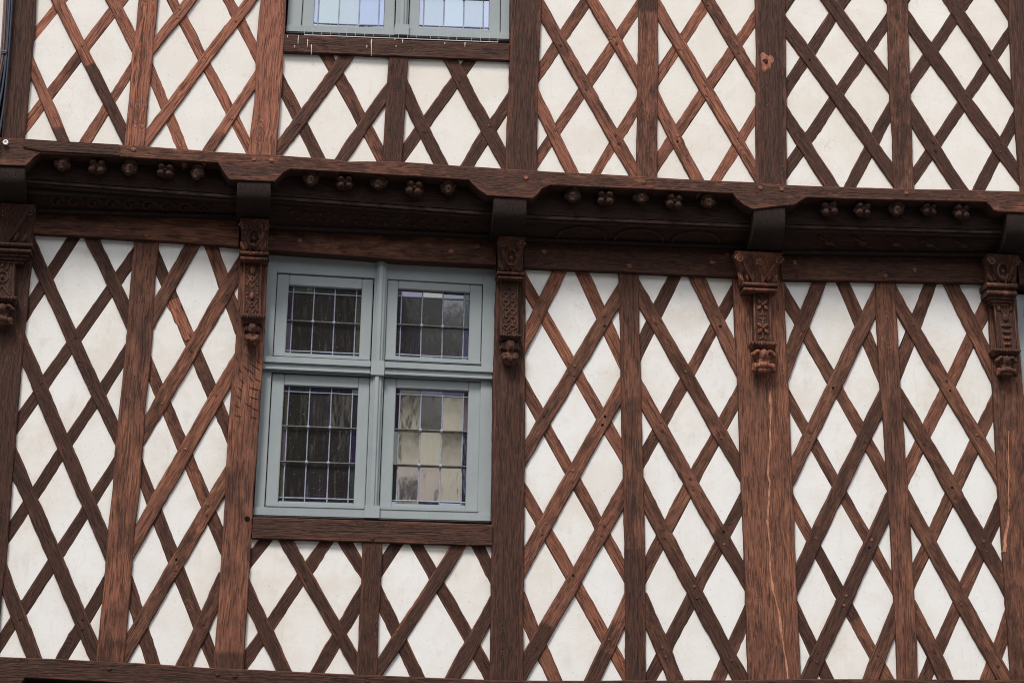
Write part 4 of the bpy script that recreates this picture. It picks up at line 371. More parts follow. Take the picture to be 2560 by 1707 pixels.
# ------------------------------------------------------------------ timbers
def attr(me, name, vals):
    a = me.attributes.new(name, 'FLOAT', 'POINT'); a.data.foreach_set("value", vals)
ACR = (-1.0, -1.0, -.9, -.45, 0.0, .45, .9, 1.0, 1.0)
def timber(name, stations, base, proud, color, depth=.09, wob=.0042, mat=WOOD, cham=.006, seg=.028, soot=None):
    """stations: (x, z, halfwidth) from one end to the other; face stands proud of plane y=base"""
    P = [Vector((s[0], 0, s[1])) for s in stations]
    d = (P[-1] - P[0]).normalized(); org = (P[0] + P[-1]) / 2; org.y = base - proud
    Rm = Matrix(((d.x, -d.z, 0), (0, 0, -1), (d.z, d.x, 0)))
    loc = []
    for p, s in zip(P, stations):
        q = Rm.transposed() @ (p - Vector((org.x, 0, org.z))); loc.append((q.x, q.y, s[2]))
    L = loc[-1][0] - loc[0][0]; n = max(2, int(L / seg) + 1); sd = random.uniform(0, 500)
    vs = []; ac = []; so = []
    k = 0
    for i in range(n):
        x = loc[0][0] + L * i / (n - 1)
        while k < len(loc) - 2 and x > loc[k + 1][0]: k += 1
        a, c = loc[k], loc[k + 1]; t = (x - a[0]) / (c[0] - a[0]); t = max(0, min(1, t))
        yc = a[1] + (c[1] - a[1]) * t; hw = a[2] + (c[2] - a[2]) * t
        wl_ = noise.noise(Vector((x * 6, sd, 0))) * wob + noise.noise(Vector((x * 34, sd, 9))) * wob * .7
        wr_ = noise.noise(Vector((x * 6, sd, 31))) * wob + noise.noise(Vector((x * 34, sd, 47))) * wob * .7
        for j, aq in enumerate(ACR):
            z = -depth if j in (0, 8) else (-cham * (.7 + .6 * abs(noise.noise(Vector((x * 15, sd, j))))) if j in (1, 7) else 0.0)
            yy = yc + aq * hw + (wr_ if aq > 0 else wl_) * abs(aq)
            if j in (2, 6): yy = yc + (abs(aq) * hw / .9 - cham) * (1 if aq > 0 else -1) + (wr_ if aq > 0 else wl_)
            if 2 <= j <= 6: z += noise.noise(Vector((x * 5, yy * 16, sd))) * .0016
            vs.append((x, yy, z)); ac.append(aq); tt = i / (n - 1); so.append(max([q[2] for q in soot if q[0] <= tt <= q[1]], default=0.0) if soot else 0.0)
    m = len(ACR); fs = []
    for i in range(n - 1):
        for j in range(m - 1): fs.append((i * m + j, (i + 1) * m + j, (i + 1) * m + j + 1, i * m + j + 1))
        fs.append((i * m + m - 1, (i + 1) * m + m - 1, (i + 1) * m, i * m))
    fs.append(tuple(range(m))); fs.append(tuple((n - 1) * m + j for j in range(m))[::-1])
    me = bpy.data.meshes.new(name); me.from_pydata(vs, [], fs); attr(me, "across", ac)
    if soot: attr(me, "soot", so)
    me.shade_smooth(); me.set_sharp_from_angle(angle=math.radians(32))
    o = link(name, me, mat, house)
    o.matrix_basis = Matrix.Translation(org) @ Rm.to_4x4(); o.color = color
    return o
TONE = dict(U1=(.22, .25, .62), U2=(.12, .15, .66), U3=(.50, .55, .52), U4=(.52, .55, .52), U5=(.24, .3, .57), U6=(.26, .35, .56),
            U7=(.64, .6, .47), U8=(.66, .6, .45), L1=(.95, .40, .40), L2=(.34, .25, .50), L3=(.92, .75, .40), L4=(.72, .8, .44),
            L5=(.30, .3, .51), L6=(.33, .3, .50), L7=(.32, .3, .49), L8=(.35, .35, .48))
def tone(k, a=.06):
    t = TONE[k]; return (jit(t[0], a), jit(t[1], .1), jit(t[2], .035), 1)
peg_b = MB(); N_ = 10
peg_b.add([(math.cos(6.2832 * i / N_) * .0085, math.sin(6.2832 * i / N_) * .0085, -.004) for i in range(N_)] + [(math.cos(6.2832 * i / N_) * .0078, math.sin(6.2832 * i / N_) * .0078, .0030) for i in range(N_)],
          [(i, (i + 1) % N_, N_ + (i + 1) % N_, N_ + i) for i in range(N_)] + [tuple(N_ + i for i in range(N_))])
PEG, _ = peg_b.mesh("peg", origin=(0, 0, 0)); PEG.materials.append(WOOD)
PEGH = PEG.copy(); PEGH.name = "peg_hole"; PEGH.materials.clear(); PEGH.materials.append(BLACK)
def peg_at(par, x, z, scale=1.0, hole=False, color=None):
    o = bpy.data.objects.new("peg_hole" if hole else "peg", PEGH if hole else PEG); col.objects.link(o)
    o.parent = par
    q = par.matrix_basis.inverted() @ Vector((x, par.matrix_basis.translation.y, z))
    o.location = (q.x, q.y, -.0026 if hole else 0.0); o.scale = (scale * random.uniform(.88, 1.1), scale * random.uniform(.88, 1.1), 1)
    o.rotation_euler = (0, 0, random.uniform(0, 6))
    c = par.color; o.color = color or (jit(c[0], .25), 0, jit(c[2] - .02, .08), 1)
    return o
# stretches where dark paint remains, as (from, to, amount) along the timber in the order it was measured
SOOT = {('U1', 0): [(.62, 1, .55)], ('U1', 2): [(.75, 1, .3)], ('U1', 4): [(.2, .45, .25)], ('U2', 2): [(0, .35, .3)], ('L7', 2): [(.70, 1, .40)], ('L7', 3): [(0, 1, .5)], ('L7', 8): [(.3, .62, .6)],
        ('L7', 9): [(0, 1, .5)], ('L7', 0): [(.9, 1, .2)], ('L6', 8): [(.55, 1, .45)], ('L6', 2): [(.72, 1, .25)], ('L6', 3): [(.5, 1, .25)], ('L8', 2): [(.55, .85, .2)], ('L8', 8): [(0, .3, .2)],
        ('L5', 3): [(.75, 1, .35)], ('L5', 4): [(0, .4, .25)], ('L8', 0): [(0, .4, .1)], ('L6', 5): [(.3, .7, .2)], ('L2', 1): [(0, .25, .1)], ('L2', 9): [(.4, 1, .15)], ('L2', 15): [(0, 1, .1)]}
POST_SOOT = {'uD': [(.1, .9, .1)], 'uE': [(.0, .15, .15), (.4, .8, .12)], 'uG': [(.45, .62, .15)], 'lE': [(0, .30, .38)], 'lD': [(.05, .35, .2), (.55, 1, .15)], 'lC': [(.0, .04, .2)], 'lB': [(0, .06, .1)], 'uF': [(.55, .62, .2)], 'lH': [(0, .2, .1)]}
def build_braces(lst, base, pegp):
    made = []; cnt = {}
    for bay, ly, ax, az, bx, bz, w in lst:
        ix = cnt.get(bay, 0); cnt[bay] = ix + 1
        L = math.hypot(bx - ax, bz - az); bow = random.uniform(-.006, .006)
        dx, dz = (bx - ax) / L, (bz - az) / L
        stn = []
        for i in range(9):
            t = i / 8; k = bow * 4 * t * (1 - t)
            stn.append((ax + (bx - ax) * t - dz * k, az + (bz - az) * t + dx * k, w / 2 * random.uniform(.94, 1.045)))
        col_ = list(tone(bay, .09))
        o = timber("brace", stn, base, PR[ly] + random.uniform(-.0015, .0015), tuple(col_), soot=SOOT.get((bay, ix)))
        made.append((bay, ly, Vector((ax, az)), Vector((bx, bz)), o))
    for (ba, la, a0, a1, oa) in made:
        if la != 'F': continue
        for (bb_, lb, b0, b1, ob) in made:
            if lb != 'B' or bb_ != ba: continue
            d1 = a1 - a0; d2 = b1 - b0; den = d1.x * d2.y - d1.y * d2.x
            if abs(den) < 1e-6: continue
            r = b0 - a0; t = (r.x * d2.y - r.y * d2.x) / den; s_ = (r.x * d1.y - r.y * d1.x) / den
            if not (.06 < t < .94 and .06 < s_ < .94): continue
            c = a0 + d1 * t
            for sg in (1, -1):
                if random.random() < pegp[ba]:
                    z = c.y + sg * random.uniform(.021, .034); x = c.x + random.uniform(-.008, .008) + sg * .004 * (1 if d1.x * d1.y > 0 else -1)
                    peg_at(oa, x, z, 1.0, random.random() < .22)
    return made
PEGP = dict(U1=.3, U2=.5, U3=.25, U4=.2, U5=.6, U6=.7, U7=.15, U8=.25, L1=.3, L2=.45, L3=.2, L4=.05, L5=.85, L6=.85, L7=.8, L8=.75)
BR_U = build_braces(UB, YJ, PEGP)
BR_L = build_braces(LB, 0.0, PEGP)
ox0, oz0 = ORANGE[0]; ox1, oz1 = ORANGE[1]
o = timber("brace", [(ox0 + (ox1 - ox0) * i / 8, oz0 + (oz1 - oz0) * i / 8, .033 + .004 * math.sin(i * 2.1)) for i in range(9)], 0.0, .0075, (.20, .1, .62, 1), wob=.007)
o["label"] = "short eroded orange piece of brace with woodworm holes"
PT_U = dict(A=(.75, .3, .40), B=(.16, .1, .62), C=(.12, .1, .64), D=(.58, .3, .50), E=(.74, .5, .45), F=(.34, .2, .54), G=(.52, .45, .48), H=(.34, .25, .48), I=(.45, .3, .46))
PT_L = dict(A=(.55, .2, .40), B=(.30, .2, .52), C=(.32, .2, .52), M=(.72, .4, .44), D=(.58, .35, .44), E=(.38, .3, .49), F=(.26, .3, .50), G=(.28, .3, .50), H=(.32, .3, .47))
POSTS = {}
for lst, base, pt, fl in ((UP, YJ, PT_U, 'u'), (LP, 0.0, PT_L, 'l')):
    for nm, kind, rows in lst:
        stn = [((a + c) / 2, z, (c - a) / 2) for a, c, z in rows][::-1]
        t = pt[nm]
        POSTS[fl + nm] = timber(kind, stn, base, PR[kind], (jit(t[0], .03), t[1], t[2], 1), depth=.12, wob=.0035, soot=POST_SOOT.get(fl + nm))
# ------------------------------------------------------------------ horizontal timbers
def ip(pts, x):
    if x <= pts[0][0]: return pts[0][1]
    for p, q in zip(pts, pts[1:]):
        if x <= q[0]: return p[1] + (q[1] - p[1]) * (x - p[0]) / (q[0] - p[0])
    return pts[-1][1]
def ribbon(name, top, bot, yf, back, color, wob=.002, cham=.004, mat=WOOD, step=.045, label=None):
    x0 = max(top[0][0], bot[0][0]); x1 = min(top[-1][0], bot[-1][0])
    xs = sorted({round(x0 + (x1 - x0) * i / int((x1 - x0) / step + 1), 4) for i in range(int((x1 - x0) / step) + 2)} | {p[0] for p in bot if x0 <= p[0] <= x1} | {x0, x1})
    org = Vector(((x0 + x1) / 2, yf, (ip(top, (x0 + x1) / 2) + ip(bot, (x0 + x1) / 2)) / 2)); sd = random.uniform(0, 500)
    vs = []; ac = []
    fr = (0, .12, .4, .7, .9, 1)
    for x in xs:
        zt = ip(top, x) + noise.noise(Vector((x * 6, sd, 0))) * wob; zb = ip(bot, x) + noise.noise(Vector((x * 7, sd, 40))) * wob * .6
        ring = [(zt, back, 1), (zt, cham, 1)]
        for f in fr: ring.append((zt - cham + (zb + cham - (zt - cham)) * f, noise.noise(Vector((x * 4, f * 2, sd))) * .002, 1 - 2 * f if 0 < f < 1 else (.92 if f == 0 else -.92)))
        ring += [(zb, cham, -1), (zb, back, -1)]
        for z, y, a in ring: vs.append((x - org.x, y, z - org.z)); ac.append(a)
    m = len(fr) + 4; n = len(xs); fs = []
    for i in range(n - 1):
        for j in range(m): fs.append((i * m + j, i * m + (j + 1) % m, (i + 1) * m + (j + 1) % m, (i + 1) * m + j))
    fs.append(tuple(range(m))[::-1]); fs.append(tuple((n - 1) * m + j for j in range(m)))
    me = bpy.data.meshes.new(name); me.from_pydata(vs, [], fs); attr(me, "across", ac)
    bm = bmesh.new(); bm.from_mesh(me); bmesh.ops.recalc_face_normals(bm, faces=bm.faces); bm.to_mesh(me); bm.free()
    me.shade_smooth(); me.set_sharp_from_angle(angle=math.radians(32))
    o = link(name, me, mat, house, org, color)
    if label: o["label"] = label
    return o
def pegs_on(o, lst, sc_=1.5, dz=0.0):
    for x, z in lst:
        c = o.color
        q = bpy.data.objects.new("peg", PEG); col.objects.link(q); q.parent = o
        q.location = (x - o.location.x, -.001, z - o.location.z); q.rotation_euler = (math.pi / 2, 0, 0)
        q.scale = (sc_ * random.uniform(.9, 1.1), sc_ * random.uniform(.9, 1.1), 1.4); q.color = (jit(c[0] - .3, .1), 0, jit(c[2] + .06, .03), 1)
yb = YJ - PR['beam']; yl = -PR['beam']
jb = ribbon("jetty_beam", JT, JB, yb, .14, (.46, .45, .56, 1)); pegs_on(jb, PEGJ)
top = [PLANK[0], PLANK[1]]; bot = [PLANK[3], PLANK[2]]
for k, (t_, b_, cl) in enumerate(zip([p[0] for p in PL], [p[1] for p in PL], [(.32, .15, .46), (.40, .2, .48), (.50, .2, .45), (.44, .2, .45), (.5, .2, .42)])):
    o = ribbon("wall_plate", t_, b_, yl - .012, .12, cl + (1,))
    pegs_on(o, [p for p in PEGP_ if t_[0][0] < p[0] < t_[-1][0]], 1.7)
o = ribbon("window_sill_beam", SL[0], SL[1], yl, .12, (.62, .4, .48, 1)); pegs_on(o, PEGS)
sill_up = ribbon("window_sill_beam", SU[0], SU[1], yb, .12, (.70, .3, .46, 1))
bb0 = ribbon("bottom_beam", BT, BB, yl - .008, .14, (.92, .3, .38, 1)); pegs_on(bb0, PEGB, 1.6)
b = MB()
b.loft([[(PLANK[0][0], yb - .007, PLANK[0][1]), (PLANK[0][0], yb - .007, PLANK[0][1] - .045), (PLANK[0][0], yb + .01, PLANK[0][1] - .045), (PLANK[0][0], yb + .01, PLANK[0][1])],
        [(PLANK[3][0], yb - .007, ip(top, PLANK[3][0])), (PLANK[3][0], yb - .007, PLANK[3][1]), (PLANK[3][0], yb + .01, PLANK[3][1]), (PLANK[3][0], yb + .01, ip(top, PLANK[3][0]))],
        [(PLANK[1][0], yb - .007, PLANK[1][1]), (PLANK[2][0], yb - .007, PLANK[2][1]), (PLANK[2][0], yb + .01, PLANK[2][1]), (PLANK[1][0], yb + .01, PLANK[1][1])]])
part("repair_board", b, WOOD, house, (.72, .2, .40, 1))
# below the bottom beam: the next jetty underside
b = MB(); b.box((-3.3, -.02, 2.72), (3.6, .3, 2.86)); part("lower_soffit_board", b, WOOD, house, (.9, 0, .4, 1))
# ------------------------------------------------------------------ plaster infill panels
def build_panels(lst, base):
    for poly in lst:
        ar = abs(sum(p[0] * q[1] - q[0] * p[1] for p, q in zip(poly, poly[1:] + poly[:1]))) / 2
        per = sum(math.hypot(p[0] - q[0], p[1] - q[1]) for p, q in zip(poly, poly[1:] + poly[:1]))
        cx = sum(p[0] for p in poly) / len(poly); cz = sum(p[1] for p in poly) / len(poly)
        yy = base + random.uniform(-.002, .003)
        bm = bmesh.new(); lay = bm.verts.layers.float.new("rim")
        vs = [bm.verts.new((p[0] - cx, 0, p[1] - cz)) for p in poly]
        f = bm.faces.new(vs); f.normal_update()
        if f.normal.y > 0: f.normal_flip()
        for v_ in bm.verts: v_[lay] = 1.0
        ins = min(.021, ar / per * .55)
        r = bmesh.ops.inset_region(bm, faces=[f], thickness=ins, depth=0.0, use_even_offset=True)
        for v_ in f.verts: v_[lay] = 0.0; v_.co.y -= .0028
        be = [e for e in bm.edges if e.is_boundary]
        ex = bmesh.ops.extrude_edge_only(bm, edges=be)
        for v_ in [q for q in ex['geom'] if isinstance(q, bmesh.types.BMVert)]: v_.co.y += .10; v_[lay] = 1.0
        bmesh.ops.triangulate(bm, faces=[f])
        me = bpy.data.meshes.new("plaster_panel"); bm.to_mesh(me); bm.free()
        me.shade_smooth(); me.set_sharp_from_angle(angle=math.radians(40))
        link("plaster_panel", me, PLASTER, house, (cx, yy, cz))
build_panels(PU, YJ)
build_panels(PLO, 0.0)
# plain continuation of the wall beyond the frame
b = MB(); b.box((-3.6, YJ + .01, 5.72), (-2.78, YJ + .09, 7.9)); part("plaster_panel", b, PLASTER, house)
b = MB(); b.box((3.0, YJ + .01, 5.72), (3.9, YJ + .09, 7.9)); part("plaster_panel", b, PLASTER, house)
b = MB(); b.box((2.86, .01, 3.0), (3.9, .15, 3.68)); part("plaster_panel", b, PLASTER, house)
ribbon("window_sill_beam", [(2.80, 3.815), (3.85, 3.815)], [(2.80, 3.66), (3.85, 3.66)], yl, .12, (.62, .4, .48, 1))
for bs, z0_, z1_ in ((YJ, 5.70, 7.9), (0.0, 2.99, 5.5)):
    timber("post", [(3.80, z0_, .09), (3.80, z1_, .09)], bs, PR['post'], (.45, .3, .46, 1), depth=.12)
    timber("post", [(-3.50, z0_, .09), (-3.50, z1_, .09)], bs, PR['post'], (.45, .3, .46, 1), depth=.12)
b = MB(); b.box((-3.6, .01, 2.95), (-2.9, .15, 5.4)); part("plaster_panel", b, PLASTER, house)
# ------------------------------------------------------------------ jetty: joist ends and carved boards between them
for xl, xr, zt, zc, zb in JOIST:
    prof_ = [(.05, zt - .001), (YJ - .019, zt - .001), (YJ - .022, (zt + zc) / 2), (YJ - .018, zc)]
    for k in range(1, 9):
        a = k / 8 * math.pi / 2
        prof_.append((YJ - .018 + (1 - math.cos(a)) * .17, zc - math.sin(a) * (zc - zb)))
    prof_.append((.05, zb - .004))
    secs = []
    for k, x in enumerate((xl, xl + .005, xr - .005, xr)):
        ins = .004 if k in (0, 3) else 0
        secs.append([(x, y + (ins if i > 0 else 0), z - (ins if i == 1 else 0)) for i, (y, z) in enumerate(prof_)])
    b = MB(); b.loft(secs)
    part("joist_end", b, WOODV, house, (1.0, .0, .12, 1), smooth=35)  # near-black colour, mostly standing in for the shade under the jetty
for bi, (xl, xr, rows) in enumerate(IJB):
    nx = 24
    def strip(name, r0, r1, colr, mat=WOOD):
        seg = rows[r0:r1 + 1]; b = MB(); secs = []
        for i in range(nx + 1):
            t = i / nx; x = xl + (xr - xl) * t
            ring = [(x, y, a + (c - a) * t) for y, a, c in seg]
            ring += [(x, .06, ring[-1][2] - .002), (x, .06, ring[0][2] + .002)]
            secs.append(ring)
        b.loft(secs); return part(name, b, mat, house, colr, smooth=30)
    strip("head_board", 0, 1, (.85, .0, .20, 1))  # boards and mouldings below coloured very dark, mostly jetty shade put into the tint
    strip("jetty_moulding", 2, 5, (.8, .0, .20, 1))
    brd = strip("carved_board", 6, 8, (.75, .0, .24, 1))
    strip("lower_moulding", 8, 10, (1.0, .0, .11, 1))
    if bi > 3: continue
    # relief on the sloping board
    y0, a0, c0 = rows[6]; y1, a1, c1 = rows[7]
    def on(t, s_, lift=.004):
        x = xl + (xr - xl) * t; za = a0 + (c0 - a0) * t; zb = a1 + (c1 - a1) * t
        return (x, y0 + (y1 - y0) * s_ - lift, za + (zb - za) * s_ - lift)
    b = MB()
    if bi == 0:
        for k in range(9):
            t0 = .12 + k * .085
            b.tube([on(t0 + .04 * (1 + math.cos(q * .8)) * .6 + q * .004, .5 + .32 * math.sin(q * .8) * (1 - q * .05)) for q in range(9)], .008, 5)
    elif bi == 1:
        for k in range(26):
            b.ell(on(.1 + k * .032, .35 + .3 * (k % 2)), (.013, .008, .010), 7, 5)
    elif bi == 2:
        for k in range(3):
            c_ = .25 + k * .25
            b.tube([on(c_ + .105 * math.cos(q / 10 * math.pi), .9 - .75 * math.sin(q / 10 * math.pi)) for q in range(11)], .009, 5)
    else:
        for k in range(5):
            c_ = .2 + k * .15
            b.ell(on(c_, .5), (.03, .008, .02), 8, 5); b.tube([on(c_ - .05, .2), on(c_, .5), on(c_ + .05, .8)], .006, 5)
    me, org = b.mesh("carving", smooth=60); q = link("carving", me, WOOD, brd, tuple(Vector(org) - brd.location), (.6, .1, .36, 1)); q["kind"] = "stuff"
# ------------------------------------------------------------------ carved heads and four-lobed bosses under the jetty beam
def mask_mesh(v):
    b = MB()
    b.ell((0, -.002, -.012), (.031, .030, .040), 12, 8)
    b.ell((0, -.008, .024), (.040, .034, .013), 12, 6); b.ell((0, -.004, .036), (.034, .028, .012), 12, 6)
    b.ell((0, -.034, -.012), (.006, .008, .012)); b.ell((-.013, -.026, -.003), (.008, .007, .005)); b.ell((.013, -.026, -.003), (.008, .007, .005))
    b.ell((0, -.026, -.030), (.011, .007, .004)); b.ell((0, -.020, -.044), (.013, .012, .010))
    b.ell((-.034, .004, -.006), (.011, .018, .024)); b.ell((.034, .004, -.006), (.011, .018, .024))
    if v:
        b.ell((-.040, -.002, .012), (.012, .016, .016)); b.ell((.040, -.002, .012), (.012, .016, .016))
    return b.mesh("carved_head", origin=(0, 0, 0), remesh=.0042)[0]
def quad_mesh(v):
    b = MB(); s = 1.0 + .08 * v
    for sx in (-1, 1):
        b.ell((sx * .021 * s, -.010, .019), (.021 * s, .030, .020), 12, 8)
        b.ell((sx * .022 * s, -.004, -.020), (.021 * s, .026, .021), 12, 8)
        b.ell((sx * .040, .010, .000), (.012, .012, .012))
    b.ell((0, -.016, -.002), (.007, .016, .007)); b.ell((0, .012, .034), (.010, .012, .008)); b.ell((0, .015, 0), (.036, .018, .040), 12, 8)
    return b.mesh("carved_boss", origin=(0, 0, 0), remesh=.0042)[0]
MASKS = [mask_mesh(0), mask_mesh(1)]; QUADS = [quad_mesh(0), quad_mesh(1)]
for k, (x, z, t) in enumerate(HEADS):
    me = (MASKS if t == 'm' else QUADS)[k % 2]
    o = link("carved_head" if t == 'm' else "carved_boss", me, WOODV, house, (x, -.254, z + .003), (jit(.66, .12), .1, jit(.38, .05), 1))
    o.rotation_euler = (math.radians(-6), random.uniform(-.16, .16), random.uniform(-.2, .2)); s = random.uniform(.95, 1.08); o.scale = (s * random.uniform(.86, 1.02), random.uniform(.95, 1.15), s * random.uniform(.82, .98))
# ------------------------------------------------------------------ carved consoles on the posts
def console(ct, cb, mb_, s0, s1, ft, fb, style):
    wide = style in ('A', 'F')
    root = bpy.data.objects.new("carved_console", None); col.objects.link(root); root.parent = house
    cx = (s0[1] + s0[2]) / 2; root.location = (cx, 0, s0[0])
    cl = dict(A=(.55, .3, .46), C=(.40, .35, .54), D=(.46, .35, .50), F=(.32, .45, .54), H=(.42, .4, .50))[style]
    def sub(name, b, colr=None, **kw):
        me, org = b.mesh(name, kw.get('bevel', 0), 1, kw.get('smooth', 50), None, kw.get('remesh', 0))
        o = link(name, me, WOODV, root, tuple(Vector(org) - root.location), colr or (cl[0], cl[1], cl[2], 1)); return o
    def rect(lv, y, ins=0.0): return [(lv[1] + ins, .0, lv[0]), (lv[1] + ins, y, lv[0]), (lv[2] - ins, y, lv[0]), (lv[2] - ins, .0, lv[0])]
    # capital
    b = MB(); zt, zb = ct[0], cb[0]; secs = []
    for k in range(7):
        t = k / 6; z = zb + (zt - zb) * t; fl = t ** 1.7
        l_ = cb[1] + (ct[1] - cb[1]) * fl + (.006 if wide else .003) * math.sin(t * 3.14); r_ = cb[2] + (ct[2] - cb[2]) * fl - (.006 if wide else .003) * math.sin(t * 3.14)
        y = -.085 - .065 * fl
        secs.append([(l_, .0, z), (l_, y, z), ((l_ + r_) / 2, y - .004, z), (r_, y, z), (r_, .0, z)])
    b.loft(secs); W = ct[2] - ct[1]; cm_ = (ct[1] + ct[2]) / 2; H = zt - zb
    for sx in (-1, 1):            # volutes and leaves
        c0 = (cm_ + sx * (W / 2 - .022), -.152, zt - .045)
        b.tube([(c0[0] + sx * .024 * (1 - q / 16) * math.cos(q * .75), c0[1], c0[2] + .024 * (1 - q / 16) * math.sin(q * .75)) for q in range(14)], .006, 5)
        b.tube([(cm_ + sx * W * .12, -.10, zb + .02), (cm_ + sx * W * .24, -.118, zb + H * .4), (cm_ + sx * W * .36, -.142, zb + H * .72), (c0[0] - sx * .012, -.154, zt - .028)], [.006, .010, .009, .006], 6)
        for q in range(3):
            b.ell((cm_ + sx * W * (.10 + .13 * q), -.098 - .004 * q, zb + .028 + .010 * (q % 2)), (.012, .010, .030), 8, 6, sx * .25 * q)
    if wide:
        for q in range(5):
            a = q * 2 * math.pi / 5; b.ell((cm_ + .014 * math.cos(a), -.150, zt - .060 + .014 * math.sin(a)), (.010, .012, .010), 8, 6)
        b.ell((cm_, -.158, zt - .060), (.006, .008, .006))
    else:
        b.tube([(cm_ + .030 * math.cos(q * .5), -.128, zb + H * .42 + .045 * math.sin(q * .5)) for q in range(13)], .0055, 5)
        b.ell((cm_, -.125, zb + H * .40), (.009, .012, .012)); b.ell((cm_, -.112, zb + H * .2), (.012, .010, .020))
    sub("capital", b, smooth=45)
    # neck moulding: two rolls
    b = MB(); hz = (cb[0] - mb_[0])
    for k, (f0, f1, ex) in enumerate(((0, .42, .006), (.42, .62, -.004), (.62, 1.0, .001))):
        z1, z0 = cb[0] - hz * f0, cb[0] - hz * f1; x0, x1 = mb_[1] - ex, mb_[2] + ex; y = -.105 - ex * 1.5
        rr = (z1 - z0) / 2; zc = (z0 + z1) / 2; secs = []
        for q, x in enumerate((x0, x1)):
            secs.append([(x, .0, z0), (x, y, z0)] + [(x, y - rr * math.cos(a) * .8, zc + rr * math.sin(a)) for a in (-.9, -.3, .3, .9)] + [(x, y, z1), (x, .0, z1)])
        b.loft(secs)
    if style in ('A', 'H'):       # extra stepped moulding under it
        for k in range(3):
            b.box((mb_[1] + .014 + .012 * k, -.095 + .012 * k, mb_[0] - .016 * (k + 1)), (mb_[2] - .014 - .012 * k, 0, mb_[0] - .016 * k - .001))
    sub("neck_moulding", b, smooth=40)
    # shaft with carved field
    ys = -.066
    b = MB(); b.loft([rect((s0[0] + .02, s0[1], s0[2]), ys), rect(s1, ys)])
    sh_w = s0[2] - s0[1]
    sub("shaft", b, (cl[0] + .25, .4, cl[2] - .06, 1), bevel=.003, smooth=30)  # field darkened for recess shade, and for less wear than the raised carving
    b = MB(); Z0, Z1 = s0[0], s1[0]; hS = Z0 - Z1
    def X(u, t): return (s0[1] + s0[2]) / 2 * (1 - t) + (s1[1] + s1[2]) / 2 * t + u * sh_w
    def pt(u, t, y=ys): return (X(u, t), y, Z0 - hS * t)
    for sx in (-.44, .44): b.tube([pt(sx, .02), pt(sx, .98)], .0055, 5)
    if style == 'C':
        for t in (.10, .56):
            for sx in (-1, 1):
                b.tube([pt(sx * .30, t + .16), pt(0, t + .30)], .005, 5); b.tube([pt(sx * .30, t + .34), pt(0, t + .20)], .005, 5); b.tube([pt(sx * .30, t + .27), pt(0, t + .40)], .004, 5)
                for q in (.05, .13, .36): b.ell(pt(sx * .27, t + q), (.006, .006, .006), 7, 5)
            b.ell(pt(0, t + .10), (.014, .012, .024), 9, 7); b.tube([pt(0, t + .02), pt(0, t + .16)], .004, 5)
    elif style == 'D':
        n = 7
        for k in range(-2, n):
            for sx in (-1, 1):
                p0 = pt(-.38 * sx, max(0, min(1, k / n))); p1 = pt(.38 * sx, max(0, min(1, (k + 2) / n)))
                b.tube([p0, p1], .0048, 5)
        for k in range(n):
            for u in (-.19, .19): b.ell(pt(u, (k + .75) / n), (.007, .006, .010), 7, 5)
    elif style == 'F':
        for t in (.27, .72):
            for q in range(4):
                a = math.pi / 4 + q * math.pi / 2
                b.ell((X(.22 * math.cos(a), t), ys - .002, Z0 - hS * t + .022 * math.sin(a)), (.011, .008, .019), 9, 6, math.pi / 2 - a)
            b.ell(pt(0, t, ys - .010), (.0075, .009, .0075), 8, 6)
            for sg in (-1, 1):
                b.tube([pt(0, t), pt(0, t + sg * .17)], .004, 5)
                for sx in (-1, 1): b.tube([pt(0, t + sg * .17), pt(sx * .2, t + sg * .20)], .0045, 5)
    elif style == 'H':
        for sx in (-1, 1):
            b.tube([pt(sx * .05, .42), pt(sx * .16, .28), pt(sx * .30, .22), pt(sx * .30, .12), pt(sx * .18, .09)], [.007, .008, .007, .006, .004], 6)
            b.ell(pt(sx * .27, .25), (.012, .010, .020), 8, 6)
        b.ell(pt(0, .42), (.020, .012, .024), 9, 7)
        for q in range(4): b.ell(pt(0, .56 + .11 * q), (.034 - .003 * q, .010, .012), 10, 6)
    else:
        for t in (.30, .55):
            b.tube([(X(.0, t) + .028 * math.cos(q * .45), ys, Z0 - hS * t + .030 * math.sin(q * .45)) for q in range(14)], .007, 5, True)
            b.ell(pt(0, t), (.010, .010, .014), 8, 6)
        for sx in (-1, 1): b.tube([pt(sx * .36, .05), pt(0, .16), pt(sx * .36, .24)], .006, 5); b.tube([pt(sx * .30, .95), pt(0, .75)], .006, 5)
    sub("shaft_carving", b, (cl[0] - .02, .1, cl[2] - .01, 1), smooth=60)
    # fluted shelf over the figure
    b = MB(); fx0, fx1 = ft[1], ft[2]; h0 = s1[0] - ft[0]; wF = fx1 - fx0; cxF = (fx0 + fx1) / 2
    secs = []
    for t, ex, y in ((0, .0, -.072), (.35, .010, -.088), (.8, .016, -.098), (1.0, .013, -.095)):
        z = ft[0] + h0 * t * 1.0; secs.append([(fx0 - ex + .012, 0, z), (fx0 - ex + .012, y, z), (fx1 + ex - .012, y, z), (fx1 + ex - .012, 0, z)])
    b.loft(secs)
    for q in range(9):
        x = fx0 + wF * (q + .5) / 9; b.ell((x, -.096, ft[0] + h0 * .7), (wF / 21, .007, h0 * .30), 6, 5)
    sub("figure_shelf", b, smooth=40)
    # little carved figure
    b = MB(); zt, zb = ft[0], fb[0]; H = zt - zb; k = H / .13; zc = zt
    def E(x, y, z, rx, ry, rz, rot=0): b.ell((cxF + x * k, y, zc - z * k), (rx * k, ry * k, rz * k), 10, 8, rot)
    E(0, -.02, .06, wF / 2 / k * .9, .03, .07)
